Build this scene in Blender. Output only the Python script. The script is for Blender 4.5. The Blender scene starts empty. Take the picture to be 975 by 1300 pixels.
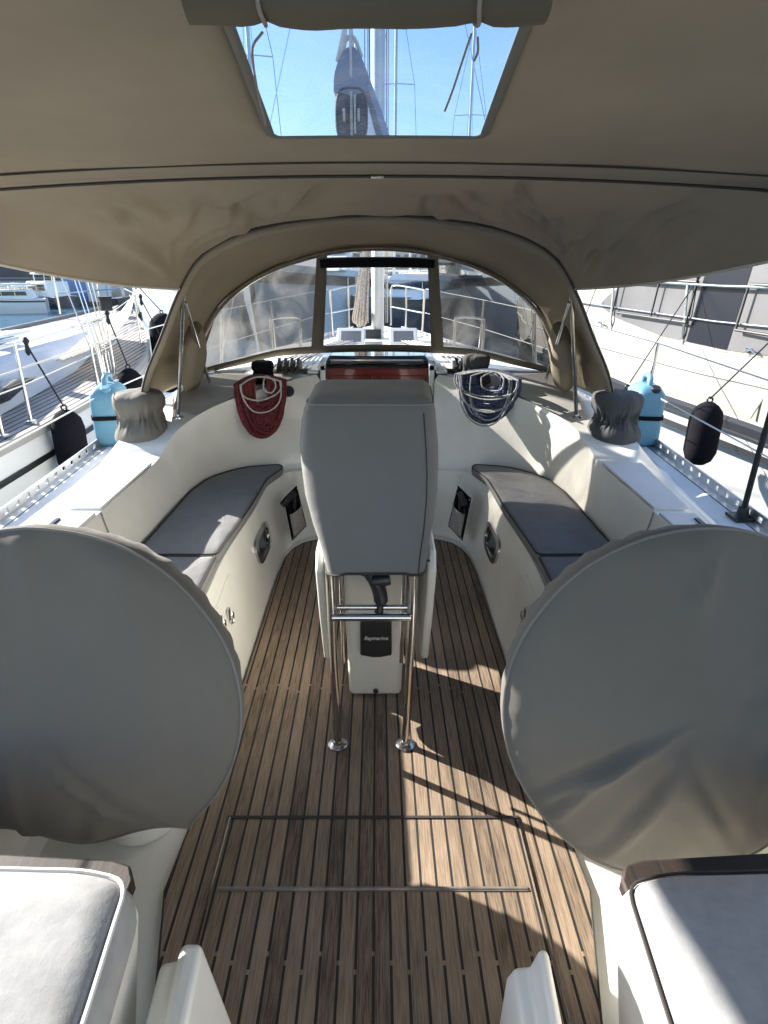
import bpy, bmesh, math, random
from mathutils import Vector, Matrix, noise
R = math.radians
PI = math.pi
random.seed(7)
scene = bpy.context.scene
col = scene.collection

# ------------------------------------------------------------------ materials
def nt_new(name):
    m = bpy.data.materials.new(name); m.use_nodes = True
    nt = m.node_tree; b = nt.nodes['Principled BSDF']
    return m, nt, b

def N(nt, t, **kw):
    n = nt.nodes.new(t)
    for k, v in kw.items():
        setattr(n, k, v)
    return n

def mat(name, c, rough=0.5, metal=0.0, var=0.0, vscale=3.0, bump=0.0, bscale=60.0, c2=None, coat=0.0,
        stretch=None, spec=0.5, transl=0.0, sheen=0.0, bump2=0.0, b2scale=4.0):
    m, nt, b = nt_new(name)
    b.inputs['Base Color'].default_value = (*c, 1)
    b.inputs['Roughness'].default_value = rough
    b.inputs['Metallic'].default_value = metal
    b.inputs['Coat Weight'].default_value = coat
    b.inputs['Specular IOR Level'].default_value = spec
    if sheen: b.inputs['Sheen Weight'].default_value = sheen
    tc = N(nt, 'ShaderNodeTexCoord')
    vec = tc.outputs['Object']
    if stretch:
        mp = N(nt, 'ShaderNodeMapping'); mp.inputs['Scale'].default_value = stretch
        nt.links.new(vec, mp.inputs['Vector']); vec = mp.outputs['Vector']
    colout = None
    if var > 0 or c2:
        n = N(nt, 'ShaderNodeTexNoise'); n.inputs['Scale'].default_value = vscale
        n.inputs['Detail'].default_value = 6; n.inputs['Roughness'].default_value = 0.62
        nt.links.new(vec, n.inputs['Vector'])
        r = N(nt, 'ShaderNodeMapRange'); r.inputs['From Min'].default_value = 0.32; r.inputs['From Max'].default_value = 0.68
        nt.links.new(n.outputs['Fac'], r.inputs['Value'])
        mx = N(nt, 'ShaderNodeMix', data_type='RGBA')
        a = tuple(v * (1 - var) for v in c); bb = c2 if c2 else tuple(min(1, v * (1 + var)) for v in c)
        mx.inputs['A'].default_value = (*a, 1); mx.inputs['B'].default_value = (*bb, 1)
        nt.links.new(r.outputs['Result'], mx.inputs['Factor'])
        nt.links.new(mx.outputs['Result'], b.inputs['Base Color'])
        colout = mx.outputs['Result']
        rr = N(nt, 'ShaderNodeMapRange'); rr.inputs['To Min'].default_value = max(0.02, rough - 0.07); rr.inputs['To Max'].default_value = min(1, rough + 0.08)
        nt.links.new(n.outputs['Fac'], rr.inputs['Value']); nt.links.new(rr.outputs['Result'], b.inputs['Roughness'])
    last = None
    for st, sc in ((bump2, b2scale), (bump, bscale)):
        if st > 0:
            n2 = N(nt, 'ShaderNodeTexNoise'); n2.inputs['Scale'].default_value = sc; n2.inputs['Detail'].default_value = 4
            nt.links.new(vec, n2.inputs['Vector'])
            bp = N(nt, 'ShaderNodeBump'); bp.inputs['Strength'].default_value = st; bp.inputs['Distance'].default_value = 0.4 / sc
            nt.links.new(n2.outputs['Fac'], bp.inputs['Height'])
            if last: nt.links.new(last, bp.inputs['Normal'])
            last = bp.outputs['Normal']
    if last: nt.links.new(last, b.inputs['Normal'])
    if transl > 0:
        tr = N(nt, 'ShaderNodeBsdfTranslucent'); tr.inputs['Color'].default_value = (*c, 1)
        if colout: nt.links.new(colout, tr.inputs['Color'])
        ms = N(nt, 'ShaderNodeMixShader'); ms.inputs[0].default_value = transl
        out = nt.nodes['Material Output']
        nt.links.new(b.outputs[0], ms.inputs[1]); nt.links.new(tr.outputs[0], ms.inputs[2])
        nt.links.new(ms.outputs[0], out.inputs['Surface'])
    return m

def vinyl_mat(name, tint, milk, rough=0.12, milkcol=(.75, .77, .8), scale=2.5, wob=.25):
    m = bpy.data.materials.new(name); m.use_nodes = True
    nt = m.node_tree; nt.nodes.clear()
    out = N(nt, 'ShaderNodeOutputMaterial')
    tr = N(nt, 'ShaderNodeBsdfTransparent'); tr.inputs['Color'].default_value = (*tint, 1)
    df = N(nt, 'ShaderNodeBsdfDiffuse'); df.inputs['Color'].default_value = (*milkcol, 1)
    tl = N(nt, 'ShaderNodeBsdfTranslucent'); tl.inputs['Color'].default_value = (*milkcol, 1)
    ad = N(nt, 'ShaderNodeMixShader'); ad.inputs[0].default_value = .5
    nt.links.new(df.outputs[0], ad.inputs[1]); nt.links.new(tl.outputs[0], ad.inputs[2])
    gl = N(nt, 'ShaderNodeBsdfGlossy'); gl.inputs['Roughness'].default_value = rough; gl.inputs['Color'].default_value = (.9, .9, .9, 1)
    tc = N(nt, 'ShaderNodeTexCoord'); mp = N(nt, 'ShaderNodeMapping'); mp.inputs['Scale'].default_value = (1, 1, .45)
    nt.links.new(tc.outputs['Object'], mp.inputs['Vector'])
    n = N(nt, 'ShaderNodeTexNoise'); n.inputs['Scale'].default_value = scale; n.inputs['Detail'].default_value = 5
    n.inputs['Distortion'].default_value = 1.6
    nt.links.new(mp.outputs['Vector'], n.inputs['Vector'])
    r = N(nt, 'ShaderNodeMapRange'); r.inputs['From Min'].default_value = .42; r.inputs['From Max'].default_value = .75
    r.inputs['To Min'].default_value = milk * .4; r.inputs['To Max'].default_value = min(.85, milk * 2.4)
    nt.links.new(n.outputs['Fac'], r.inputs['Value'])
    m1 = N(nt, 'ShaderNodeMixShader'); nt.links.new(r.outputs['Result'], m1.inputs[0])
    nt.links.new(tr.outputs[0], m1.inputs[1]); nt.links.new(ad.outputs[0], m1.inputs[2])
    bp = N(nt, 'ShaderNodeBump'); bp.inputs['Strength'].default_value = wob; bp.inputs['Distance'].default_value = .04
    nt.links.new(n.outputs['Fac'], bp.inputs['Height']); nt.links.new(bp.outputs[0], gl.inputs['Normal'])
    fr = N(nt, 'ShaderNodeLayerWeight'); fr.inputs['Blend'].default_value = .5
    pw_ = N(nt, 'ShaderNodeMath', operation='POWER'); nt.links.new(fr.outputs['Facing'], pw_.inputs[0]); pw_.inputs[1].default_value = 4
    ma_ = N(nt, 'ShaderNodeMath', operation='MULTIPLY_ADD'); nt.links.new(pw_.outputs[0], ma_.inputs[0]); ma_.inputs[1].default_value = .5; ma_.inputs[2].default_value = .04
    m2 = N(nt, 'ShaderNodeMixShader'); nt.links.new(ma_.outputs[0], m2.inputs[0])
    nt.links.new(m1.outputs[0], m2.inputs[1]); nt.links.new(gl.outputs[0], m2.inputs[2])
    nt.links.new(m2.outputs[0], out.inputs['Surface'])
    return m

def teak_mat(name, pitch=0.045, caulk=0.0072, base=(.215, .158, .108), dark=(.066, .044, .030), joints=True, axis='X', cau=(.012, .011, .01), off=0.0):
    m, nt, b = nt_new(name)
    tc = N(nt, 'ShaderNodeTexCoord'); sp = N(nt, 'ShaderNodeSeparateXYZ')
    nt.links.new(tc.outputs['Object'], sp.inputs[0])
    ax = sp.outputs[axis]; ay = sp.outputs['Y' if axis == 'X' else 'X']
    def M(op, a, bv=None, c=None):
        n = N(nt, 'ShaderNodeMath', operation=op)
        for i, v in enumerate((a, bv, c)):
            if v is None: continue
            if isinstance(v, (int, float)): n.inputs[i].default_value = v
            else: nt.links.new(v, n.inputs[i])
        return n.outputs[0]
    u = M('ADD', ax, 10 + off)
    pu = M('DIVIDE', u, pitch)
    idx = M('FLOOR', pu); fr = M('FRACT', pu)
    dist = M('ABSOLUTE', M('SUBTRACT', fr, .5))          # 0 centre .. .5 edge
    isc = M('GREATER_THAN', dist, .5 - caulk / pitch / 2)
    if joints:
        # short bridges across the caulking, staggered on alternate planks
        eidx = M('FLOOR', M('ADD', pu, .5))
        alt = M('MODULO', eidx, 3)
        yy = M('ADD', M('ADD', ay, 10.31), M('MULTIPLY', alt, .022))
        jf = M('FRACT', M('DIVIDE', yy, 1.08))
        jn = M('LESS_THAN', M('ABSOLUTE', M('SUBTRACT', jf, .5)), .0055)
        isc = M('MULTIPLY', isc, M('SUBTRACT', 1.0, jn))
    wn = N(nt, 'ShaderNodeTexWhiteNoise', noise_dimensions='1D'); nt.links.new(idx, wn.inputs['W'])
    cb = N(nt, 'ShaderNodeCombineXYZ')
    if axis == 'X':
        nt.links.new(M('MULTIPLY', ax, 60), cb.inputs[0]); nt.links.new(M('MULTIPLY', ay, 2.5), cb.inputs[1])
    else:
        nt.links.new(M('MULTIPLY', ax, 60), cb.inputs[0]); nt.links.new(M('MULTIPLY', ay, 2.5), cb.inputs[1])
    nt.links.new(M('MULTIPLY', wn.outputs['Value'], 37), cb.inputs[2])
    gr = N(nt, 'ShaderNodeTexNoise'); gr.inputs['Scale'].default_value = 4; gr.inputs['Detail'].default_value = 8; gr.inputs['Roughness'].default_value = .7
    nt.links.new(cb.outputs[0], gr.inputs['Vector'])
    big = N(nt, 'ShaderNodeTexNoise'); big.inputs['Scale'].default_value = 2.3; big.inputs['Detail'].default_value = 5
    nt.links.new(tc.outputs['Object'], big.inputs['Vector'])
    f = M('ADD', M('MULTIPLY', gr.outputs['Fac'], 1.75), M('ADD', M('MULTIPLY', wn.outputs['Value'], .42), M('MULTIPLY', big.outputs['Fac'], .9)))
    f = M('SUBTRACT', f, 1.03)
    cr = N(nt, 'ShaderNodeValToRGB'); nt.links.new(f, cr.inputs[0])
    cr.color_ramp.elements[0].position = .1; cr.color_ramp.elements[0].color = (*dark, 1)
    cr.color_ramp.elements[1].position = .95; cr.color_ramp.elements[1].color = (base[0] * 1.7, base[1] * 1.72, base[2] * 1.78, 1)
    e = cr.color_ramp.elements.new(.48); e.color = (*base, 1)
    mx = N(nt, 'ShaderNodeMix', data_type='RGBA')
    nt.links.new(isc, mx.inputs['Factor']); nt.links.new(cr.outputs[0], mx.inputs['A']); mx.inputs['B'].default_value = (*cau, 1)
    nt.links.new(mx.outputs['Result'], b.inputs['Base Color'])
    b.inputs['Roughness'].default_value = .62
    h = M('SUBTRACT', M('MULTIPLY', gr.outputs['Fac'], .35), M('MULTIPLY', isc, 1.0))
    bp = N(nt, 'ShaderNodeBump'); bp.inputs['Strength'].default_value = .55; bp.inputs['Distance'].default_value = .003
    nt.links.new(h, bp.inputs['Height']); nt.links.new(bp.outputs[0], b.inputs['Normal'])
    return m

def facade_mat(name, wall, glass, sx, sz, fx=.55, fz=.5):
    m, nt, b = nt_new(name)
    tc = N(nt, 'ShaderNodeTexCoord'); n = N(nt, 'ShaderNodeTexNoise'); n.inputs['Scale'].default_value = .8
    nt.links.new(tc.outputs['Object'], n.inputs['Vector'])
    mx = N(nt, 'ShaderNodeMix', data_type='RGBA'); nt.links.new(n.outputs['Fac'], mx.inputs['Factor'])
    mx.inputs['A'].default_value = (*[v * .85 for v in wall], 1); mx.inputs['B'].default_value = (*[min(1, v * 1.1) for v in wall], 1)
    nt.links.new(mx.outputs['Result'], b.inputs['Base Color']); b.inputs['Roughness'].default_value = .8
    return m

GEL = mat('gelcoat', (.82, .80, .73), .30, var=.055, vscale=3.4, bump=.03, bscale=9, coat=.3, bump2=.03, b2scale=1.6)
GEL2 = mat('gelcoat_nonskid', (.70, .71, .72), .6, var=.05, vscale=5, bump=.35, bscale=260)
NONSKID = mat('nonskid_grey', (.42, .41, .38), .7, var=.08, vscale=6, bump=.4, bscale=260)
TEAK = teak_mat('teak_sole')
TEAKD = teak_mat('teak_seat', pitch=.055, base=(.022, .013, .010), dark=(.012, .008, .007), joints=False)  # helm seat teak: shade is put into the colour, far darker than the wood
TEAKN = teak_mat('teak_neighbour', pitch=.07, caulk=.02, base=(.34, .30, .27), dark=(.24, .21, .19), joints=False, cau=(.03, .03, .035))
CANVAS = mat('canvas_taupe', (.30, .258, .198), .9, var=.09, vscale=2.5, bump=.12, bscale=420, transl=.19, spec=.2, bump2=.06, b2scale=3)
CANVASD = mat('canvas_trim', (.16, .138, .11), .85, var=.08, vscale=5, bump=.15, bscale=300, spec=.2)
PIPE = mat('dark_piping', (.035, .03, .026), .7, bump=.1)
HEM = mat('pale_hem', (.5, .47, .41), .8, bump=.1)
GREYW = mat('grey_wheel_canvas', (.134, .126, .114), .88, var=.05, vscale=3, bump=.22, bscale=520, spec=.25, bump2=.12, b2scale=5, sheen=.08)
GREY = mat('grey_acrylic', (.175, .172, .166), .88, var=.05, vscale=3, bump=.22, bscale=520, spec=.25, bump2=.12, b2scale=5, sheen=.1)
GREYC = mat('grey_cushion', (.225, .225, .228), .9, var=.08, vscale=9, bump=.3, bscale=420, spec=.2, bump2=.15, b2scale=9)
PALEC = mat('pale_cushion', (.31, .312, .315), .92, var=.10, vscale=26, bump=.35, bscale=380, spec=.15, bump2=.12, b2scale=14)
PALEP = mat('pale_piping', (.62, .62, .6), .8)
STEEL = mat('stainless', (.62, .61, .59), .14, metal=1.0, var=.05, vscale=8)
ALU = mat('aluminium', (.55, .56, .57), .36, metal=.85, var=.08, vscale=12, bump=.05)
ALUP = mat('alu_painted', (.62, .62, .6), .4, metal=.3, var=.05)
BLACK = mat('black_plastic', (.018, .018, .02), .42, var=.2, vscale=10)
BLACKF = mat('black_fabric', (.010, .010, .013), .95, var=.25, vscale=14, bump=.35, bscale=200, spec=.1)
DARKGL = mat('dark_glass', (.015, .017, .02), .06, spec=.7)
DARKGL2 = mat('smoked_window', (.10, .105, .11), .14, var=.1, vscale=1.5, spec=.6)
MAHOG = mat('mahogany', (.16, .02, .016), .22, var=.45, vscale=3, stretch=(1, 8, 20), coat=.6)
BLUEJ = mat('blue_jerrycan', (.16, .35, .47), .45, var=.08, vscale=6, bump=.05, bscale=30, transl=.18)
REDR = mat('red_rope', (.13, .006, .010), .85, var=.5, vscale=60, bump=.6, bscale=240, c2=(.22, .04, .045))
NAVYR = mat('navy_rope', (.010, .018, .07), .85, var=.5, vscale=60, bump=.6, bscale=240, c2=(.10, .12, .20))
WHITER = mat('white_rope', (.55, .53, .5), .85, var=.2, vscale=80, bump=.5, bscale=240)
FLECKR = mat('flecked_rope', (.30, .30, .31), .85, var=.6, vscale=90, bump=.5, bscale=240, c2=(.5, .5, .5))
TANR = mat('tan_rope', (.42, .33, .25), .9, var=.45, vscale=70, bump=.8, bscale=160, c2=(.66, .58, .5))
BLKR = mat('black_rope', (.02, .02, .022), .85, bump=.4, bscale=200)
MESHP = mat('mesh_pocket', (.33, .32, .29), .8, var=.12, vscale=18, bump=.3, bscale=160)
VINYL = vinyl_mat('skylight_vinyl', (.46, .58, .76), .03, rough=.08, scale=3.6)  # blue of the sky is put into the pane tint to deepen it
VINYLS = vinyl_mat('sprayhood_vinyl', (.31, .305, .295), .24, rough=.1, milkcol=(.30, .295, .285), scale=3.4)
VINYLC = vinyl_mat('centre_vinyl', (.95, .95, .95), .025, rough=.05)
HULLW = mat('hull_white', (.72, .72, .70), .25, var=.03, vscale=1.2, coat=.4)
HULLY = mat('hull_cream', (.38, .36, .32), .22, var=.04, vscale=.8, coat=.4)
HULLG = mat('hull_grey', (.28, .31, .34), .3, var=.06, vscale=1.2, coat=.4)
HULLN = mat('hull_navy', (.03, .035, .05), .25, var=.1, vscale=1.2, coat=.4)
HULLB = mat('hull_pale_blue', (.42, .5, .56), .3, var=.06, vscale=1.2, coat=.3)
STRIPE = mat('black_stripe', (.012, .012, .014), .3)
ANTIF = mat('antifouling', (.03, .05, .08), .8, var=.2)
SAILW = mat('white_sailcloth', (.74, .73, .68), .85, var=.05, bump=.1, bscale=60, transl=.15)
SAILB = mat('blue_grey_sail_cover', (.22, .27, .36), .85, var=.1, vscale=5, bump=.2, bscale=60)
HOARD = mat('blue_hoarding', (.17, .30, .62), .7, var=.07, vscale=.8)
HOARDW = mat('white_hoarding', (.62, .64, .68), .7, var=.05, vscale=.6)
CONC = mat('concrete', (.33, .32, .30), .85, var=.15, vscale=.7, bump=.3, bscale=4)
BDARK = mat('dark_building', (.10, .095, .09), .8, var=.25, vscale=.35)
BPALE = mat('pale_building', (.55, .52, .47), .8, var=.08, vscale=.3)
ROOF = mat('roof_tiles', (.24, .12, .08), .8, var=.2, vscale=2)
LEAF = mat('foliage', (.05, .085, .03), .7, var=.4, vscale=2)
BARK = mat('bark', (.12, .09, .06), .9, var=.2, vscale=4)
HILLM = mat('scrub_hill', (.16, .15, .11), .95, var=.35, vscale=.06, bump=.4, bscale=1)
REDT = mat('red_print', (.5, .05, .07), .7)

def water_mat():
    m, nt, b = nt_new('harbour_water')
    b.inputs['Base Color'].default_value = (.045, .12, .19, 1); b.inputs['Roughness'].default_value = .13
    b.inputs['Specular IOR Level'].default_value = .5
    tc = N(nt, 'ShaderNodeTexCoord'); mp = N(nt, 'ShaderNodeMapping'); mp.inputs['Scale'].default_value = (.55, 1.3, 1)
    nt.links.new(tc.outputs['Object'], mp.inputs['Vector'])
    last = None
    for sc, st, d in ((.9, .5, .12), (5, .55, .03)):
        n = N(nt, 'ShaderNodeTexNoise'); n.inputs['Scale'].default_value = sc; n.inputs['Detail'].default_value = 5
        nt.links.new(mp.outputs['Vector'], n.inputs['Vector'])
        bp = N(nt, 'ShaderNodeBump'); bp.inputs['Strength'].default_value = st; bp.inputs['Distance'].default_value = d
        nt.links.new(n.outputs['Fac'], bp.inputs['Height'])
        if last: nt.links.new(last, bp.inputs['Normal'])
        last = bp.outputs[0]
    nt.links.new(last, b.inputs['Normal'])
    return m
WATER = water_mat()

# ------------------------------------------------------------------ mesh helpers
class MB:
    def __init__(s): s.v = []; s.f = []; s.mi = []; s.m = 0
    def mat(s, i): s.m = i; return s
    def add(s, vs, fs):
        o = len(s.v); s.v += [tuple(v) for v in vs]
        for f in fs: s.f.append([i + o for i in f]); s.mi.append(s.m)
        return s
    def box(s, c, d, rz=0, rx=0, ry=0, taper=1.0):
        M_ = Matrix.Translation(c) @ Matrix.Rotation(rz, 4, 'Z') @ Matrix.Rotation(rx, 4, 'X') @ Matrix.Rotation(ry, 4, 'Y')
        vs = []
        for z in (-1, 1):
            t = taper if z > 0 else 1
            for x, y in ((-1, -1), (1, -1), (1, 1), (-1, 1)):
                vs.append(M_ @ Vector((x * d[0] / 2 * t, y * d[1] / 2 * t, z * d[2] / 2)))
        return s.add(vs, [(3, 2, 1, 0), (4, 5, 6, 7), (0, 1, 5, 4), (1, 2, 6, 5), (2, 3, 7, 6), (3, 0, 4, 7)])
    def tube(s, pts, r, n=10, cap=True, closed=False):
        pts = [Vector(p) for p in pts]; rs = r if isinstance(r, (list, tuple)) else [r] * len(pts)
        L = len(pts); vs = []; fs = []
        up = None
        for i, p in enumerate(pts):
            if closed: t = pts[(i + 1) % L] - pts[i - 1]
            else: t = (pts[min(i + 1, L - 1)] - pts[max(i - 1, 0)])
            if t.length < 1e-9: t = Vector((0, 0, 1))
            t.normalize()
            if up is None:
                up = Vector((0, 0, 1)) if abs(t.z) < .9 else Vector((1, 0, 0))
            a = t.cross(up)
            if a.length < 1e-5: a = t.cross(Vector((0, 1, 0)))
            a.normalize(); b = a.cross(t).normalized(); up = b
            for k in range(n):
                q = 2 * PI * k / n
                vs.append(p + a * math.cos(q) * rs[i] + b * math.sin(q) * rs[i])
        for i in range(L if closed else L - 1):
            j = (i + 1) % L
            for k in range(n):
                k2 = (k + 1) % n
                fs.append((i * n + k, i * n + k2, j * n + k2, j * n + k))
        if cap and not closed:
            fs.append(tuple(range(n - 1, -1, -1))); fs.append(tuple((L - 1) * n + k for k in range(n)))
        return s.add(vs, fs)
    def lathe(s, prof, c=(0, 0, 0), n=24, M_=None):
        vs = []; fs = []
        T = Matrix.Translation(c) @ (M_ if M_ else Matrix())
        for r, z in prof:
            for k in range(n):
                q = 2 * PI * k / n; vs.append(T @ Vector((r * math.cos(q), r * math.sin(q), z)))
        for i in range(len(prof) - 1):
            for k in range(n):
                k2 = (k + 1) % n; fs.append((i * n + k, i * n + k2, (i + 1) * n + k2, (i + 1) * n + k))
        fs.append(tuple(range(n - 1, -1, -1))); fs.append(tuple((len(prof) - 1) * n + k for k in range(n)))
        return s.add(vs, fs)
    def grid(s, rows, closed=False, flip=False):
        n = len(rows[0]); vs = [p for r in rows for p in r]; fs = []
        for i in range(len(rows) - 1):
            for j in range(n if closed else n - 1):
                k = (j + 1) % n
                f = (i * n + j, i * n + k, (i + 1) * n + k, (i + 1) * n + j)
                fs.append(f[::-1] if flip else f)
        return s.add(vs, fs)
    def prism(s, poly, ax, a, b):
        """polygon (2d) extruded along axis ax from a to b"""
        def P(p, t):
            if ax == 'z': return (p[0], p[1], t)
            if ax == 'y': return (p[0], t, p[1])
            return (t, p[0], p[1])
        n = len(poly)
        return s.add([P(p, a) for p in poly] + [P(p, b) for p in poly],
                     [tuple(range(n - 1, -1, -1)), tuple(range(n, 2 * n))] + [(i, (i + 1) % n, n + (i + 1) % n, n + i) for i in range(n)])
    def build(s, name, mats, parent=None, smooth=30, bevel=0, segs=2, solid=0, off=0, sub=0):
        me = bpy.data.meshes.new(name); me.from_pydata(s.v, [], s.f)
        if not isinstance(mats, (list, tuple)): mats = [mats]
        for m in mats: me.materials.append(m)
        me.polygons.foreach_set('material_index', s.mi)
        bm = bmesh.new(); bm.from_mesh(me); bmesh.ops.remove_doubles(bm, verts=bm.verts, dist=1e-5)
        bmesh.ops.recalc_face_normals(bm, faces=bm.faces); bm.to_mesh(me); bm.free()
        if smooth:
            me.polygons.foreach_set('use_smooth', [True] * len(me.polygons)); me.set_sharp_from_angle(angle=R(smooth))
        o = bpy.data.objects.new(name, me); col.objects.link(o)
        if parent: o.parent = parent
        if solid:
            md = o.modifiers.new('s', 'SOLIDIFY'); md.thickness = solid; md.offset = off
        if bevel:
            md = o.modifiers.new('b', 'BEVEL'); md.width = bevel; md.segments = segs; md.limit_method = 'ANGLE'; md.angle_limit = R(35)
            md.harden_normals = False
        if sub:
            md = o.modifiers.new('u', 'SUBSURF'); md.levels = sub; md.render_levels = sub
        return o

def tag(o, label=None, cat=None, group=None, kind=None):
    if label: o['label'] = label
    if cat: o['category'] = cat
    if group: o['group'] = group
    if kind: o['kind'] = kind
    return o
def thing(name, label, cat, loc=(0, 0, 0), group=None, rz=0):
    o = bpy.data.objects.new(name, None); col.objects.link(o); o.location = loc; o.rotation_euler.z = rz
    o.empty_display_size = .1
    return tag(o, label, cat, group)
def copy_tree(o, parent=None):
    c = o.copy(); col.objects.link(c); c.parent = parent
    for ch in o.children: copy_tree(ch, c)
    return c

def lerp(a, b, t): return a + (b - a) * t
def spl(pts, n):
    """Catmull-Rom through pts -> n points (uniform parameter)"""
    P = [Vector(p) for p in pts]; L = len(P); out = []
    for i in range(n):
        u = i / (n - 1) * (L - 1); k = min(int(u), L - 2); t = u - k
        p0 = P[max(k - 1, 0)] if k > 0 else P[0] * 2 - P[1]
        p1, p2 = P[k], P[k + 1]
        p3 = P[k + 2] if k + 2 < L else P[-1] * 2 - P[-2]
        out.append(.5 * ((2 * p1) + (p2 - p0) * t + (2 * p0 - 5 * p1 + 4 * p2 - p3) * t * t + (3 * p1 - p0 - 3 * p2 + p3) * t ** 3))
    return out
def interp(tab, x):
    if x <= tab[0][0]: return tab[0][1]
    for (a, va), (b, vb) in zip(tab, tab[1:]):
        if x <= b: return lerp(va, vb, (x - a) / (b - a))
    return tab[-1][1]
def ss(a, b, x):
    t = max(0, min(1, (x - a) / (b - a))); return t * t * (3 - 2 * t)

# ------------------------------------------------------------------ world, sun, camera
SUN_EL = R(28); dx, dy = .87, -.5           # direction sunlight travels over the ground
w = bpy.data.worlds.new('World'); scene.world = w; w.use_nodes = True
nt = w.node_tree; bg = nt.nodes['Background']
sky = nt.nodes.new('ShaderNodeTexSky'); sky.sky_type = 'NISHITA'; sky.sun_disc = False
sky.sun_elevation = SUN_EL; sky.sun_rotation = math.atan2(-dx, -dy) % (2 * PI)
sky.air_density = 1.0; sky.dust_density = .6; sky.ozone_density = 1.5
nt.links.new(sky.outputs[0], bg.inputs[0]); bg.inputs[1].default_value = .105
sl = bpy.data.lights.new('sun', 'SUN'); sl.energy = 5.0; sl.angle = R(.55); sl.color = (1, .95, .87)
so = bpy.data.objects.new('sun', sl); col.objects.link(so)
tdir = Vector((dx * math.cos(SUN_EL), dy * math.cos(SUN_EL), -math.sin(SUN_EL)))
so.rotation_euler = tdir.to_track_quat('-Z', 'Y').to_euler()
cd = bpy.data.cameras.new('camera'); cam = bpy.data.objects.new('camera', cd); col.objects.link(cam)
cd.sensor_fit = 'HORIZONTAL'; cd.sensor_width = 36; cd.lens = 780 / 975 * 36; cd.shift_x = 8.5 / 975
cd.clip_start = .02; cd.clip_end = 2000
cam.location = (0, 0, 1.65); cam.rotation_euler = (R(90) - math.atan(320 / 780), 0, 0)
scene.camera = cam
scene.view_settings.view_transform = 'Standard'; scene.view_settings.look = 'None'
scene.view_settings.exposure = 1.75; scene.view_settings.gamma = 1
scene.cycles.max_bounces = 8; scene.cycles.transparent_max_bounces = 16
scene.cycles.caustics_reflective = False; scene.cycles.caustics_refractive = False
scene.cycles.sample_clamp_indirect = 6

# ------------------------------------------------------------------ water + land
WZ = -1.0
mb = MB(); mb.add([(-900, -200, WZ), (900, -200, WZ), (900, 1500, WZ), (-900, 1500, WZ)], [(0, 1, 2, 3)])
tag(mb.build('water', WATER, smooth=0), kind='structure')

# ------------------------------------------------------------------ OUR YACHT
yacht = thing('sailing_yacht', 'white sailing yacht whose teak-floored cockpit we stand in', 'sailing yacht')
# profile stations; positive X side.  P0 sole edge, P1 seat front top, P2 seat back, P3 coaming inner top, P4 coaming outer top, P5 deck, P6 edge
ST = [
 [(.575,1.62,-.012),(.665,1.62,.42),(1.085,1.62,.42),(1.16,1.62,.675),(1.27,1.62,.675),(1.43,1.62,.55),(1.68,1.62,.56)],
 [(.573,2.10,-.012),(.672,2.10,.42),(1.06,2.10,.42),(1.14,2.10,.688),(1.268,2.10,.688),(1.46,2.10,.55),(1.695,2.10,.56)],
 [(.573,2.50,-.012),(.68,2.50,.42),(1.048,2.50,.42),(1.135,2.50,.692),(1.275,2.50,.692),(1.50,2.50,.55),(1.70,2.50,.565)],
 [(.575,2.98,-.012),(.65,2.98,.42),(1.035,2.98,.42),(1.115,2.98,.705),(1.30,2.94,.705),(1.54,2.95,.55),(1.715,2.95,.57)],
 [(.575,3.08,-.012),(.648,3.10,.42),(1.03,3.12,.42),(1.09,3.13,.765),(1.36,3.08,.755),(1.56,3.08,.55),(1.72,3.02,.57)],
 [(.573,3.20,-.012),(.646,3.25,.42),(1.022,3.26,.42),(1.05,3.24,.815),(1.36,3.3,.79),(1.57,3.25,.56),(1.725,3.2,.57)],
 [(.565,3.38,-.012),(.642,3.42,.42),(.985,3.43,.42),(.93,3.40,.88),(1.32,3.5,.84),(1.58,3.42,.56),(1.735,3.42,.57)],
 [(.535,3.52,-.012),(.60,3.58,.42),(.85,3.60,.42),(.76,3.56,.925),(1.22,3.70,.91),(1.58,3.7,.57),(1.74,3.7,.575)],
 [(.48,3.60,-.012),(.55,3.655,.42),(.66,3.70,.42),(.61,3.74,.945),(1.20,3.9,.94),(1.58,3.9,.58),(1.74,3.9,.58)],
 [(.40,3.645,-.012),(.44,3.68,.42),(.48,3.73,.42),(.47,3.86,.965),(1.19,4.0,.96),(1.575,4.02,.585),(1.738,4.02,.585)],
 [(.345,3.655,-.012),(.36,3.69,.42),(.36,3.74,.42),(.36,3.92,.98),(1.185,4.05,.97),(1.57,4.06,.59),(1.735,4.06,.59)],
]
def side(sx):
    rows = []
    cols = [spl([s[k] for s in ST], 61) for k in range(7)]
    for i in range(61):
        P = [c[i] for c in cols]; row = []
        def seg(a, b, n, e0=.14, e1=.14):
            for t in n: row.append(a.lerp(b, t))
        row.append(P[0])
        seg(P[0], P[1], (.04, .3, .7, .95)); row.append(P[1] + Vector((.006, 0, 0))); seg(P[1], P[2], (.08, .5, .92))
        row.append(P[2].lerp(P[2], 0) + Vector((0, 0, .004)))
        seg(P[2], P[3], (.08, .35, .65, .93)); d = (P[4] - P[3]); row.append(P[3] + d * .03); seg(P[3], P[4], (.15, .5, .85)); row.append(P[4])
        seg(P[4], P[5], (.08, .5, .92)); row.append(P[5]); seg(P[5], P[6], (.12, .5)); row.append(P[6])
        rows.append([Vector((p.x * sx, p.y, p.z)) for p in row])
    mb = MB(); mb.grid(rows)
    # end face of the seat at the wheel well
    r = [Vector((p[0] * sx, p[1], p[2])) for p in ST[0]]
    mb.add([r[0], r[1], r[2], Vector((1.085 * sx, 1.62, -.012))], [(0, 1, 2, 3)])
    return mb.build('seat_and_coaming_moulding', GEL, yacht, smooth=42)
for sx in (-1, 1): side(sx)
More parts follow.
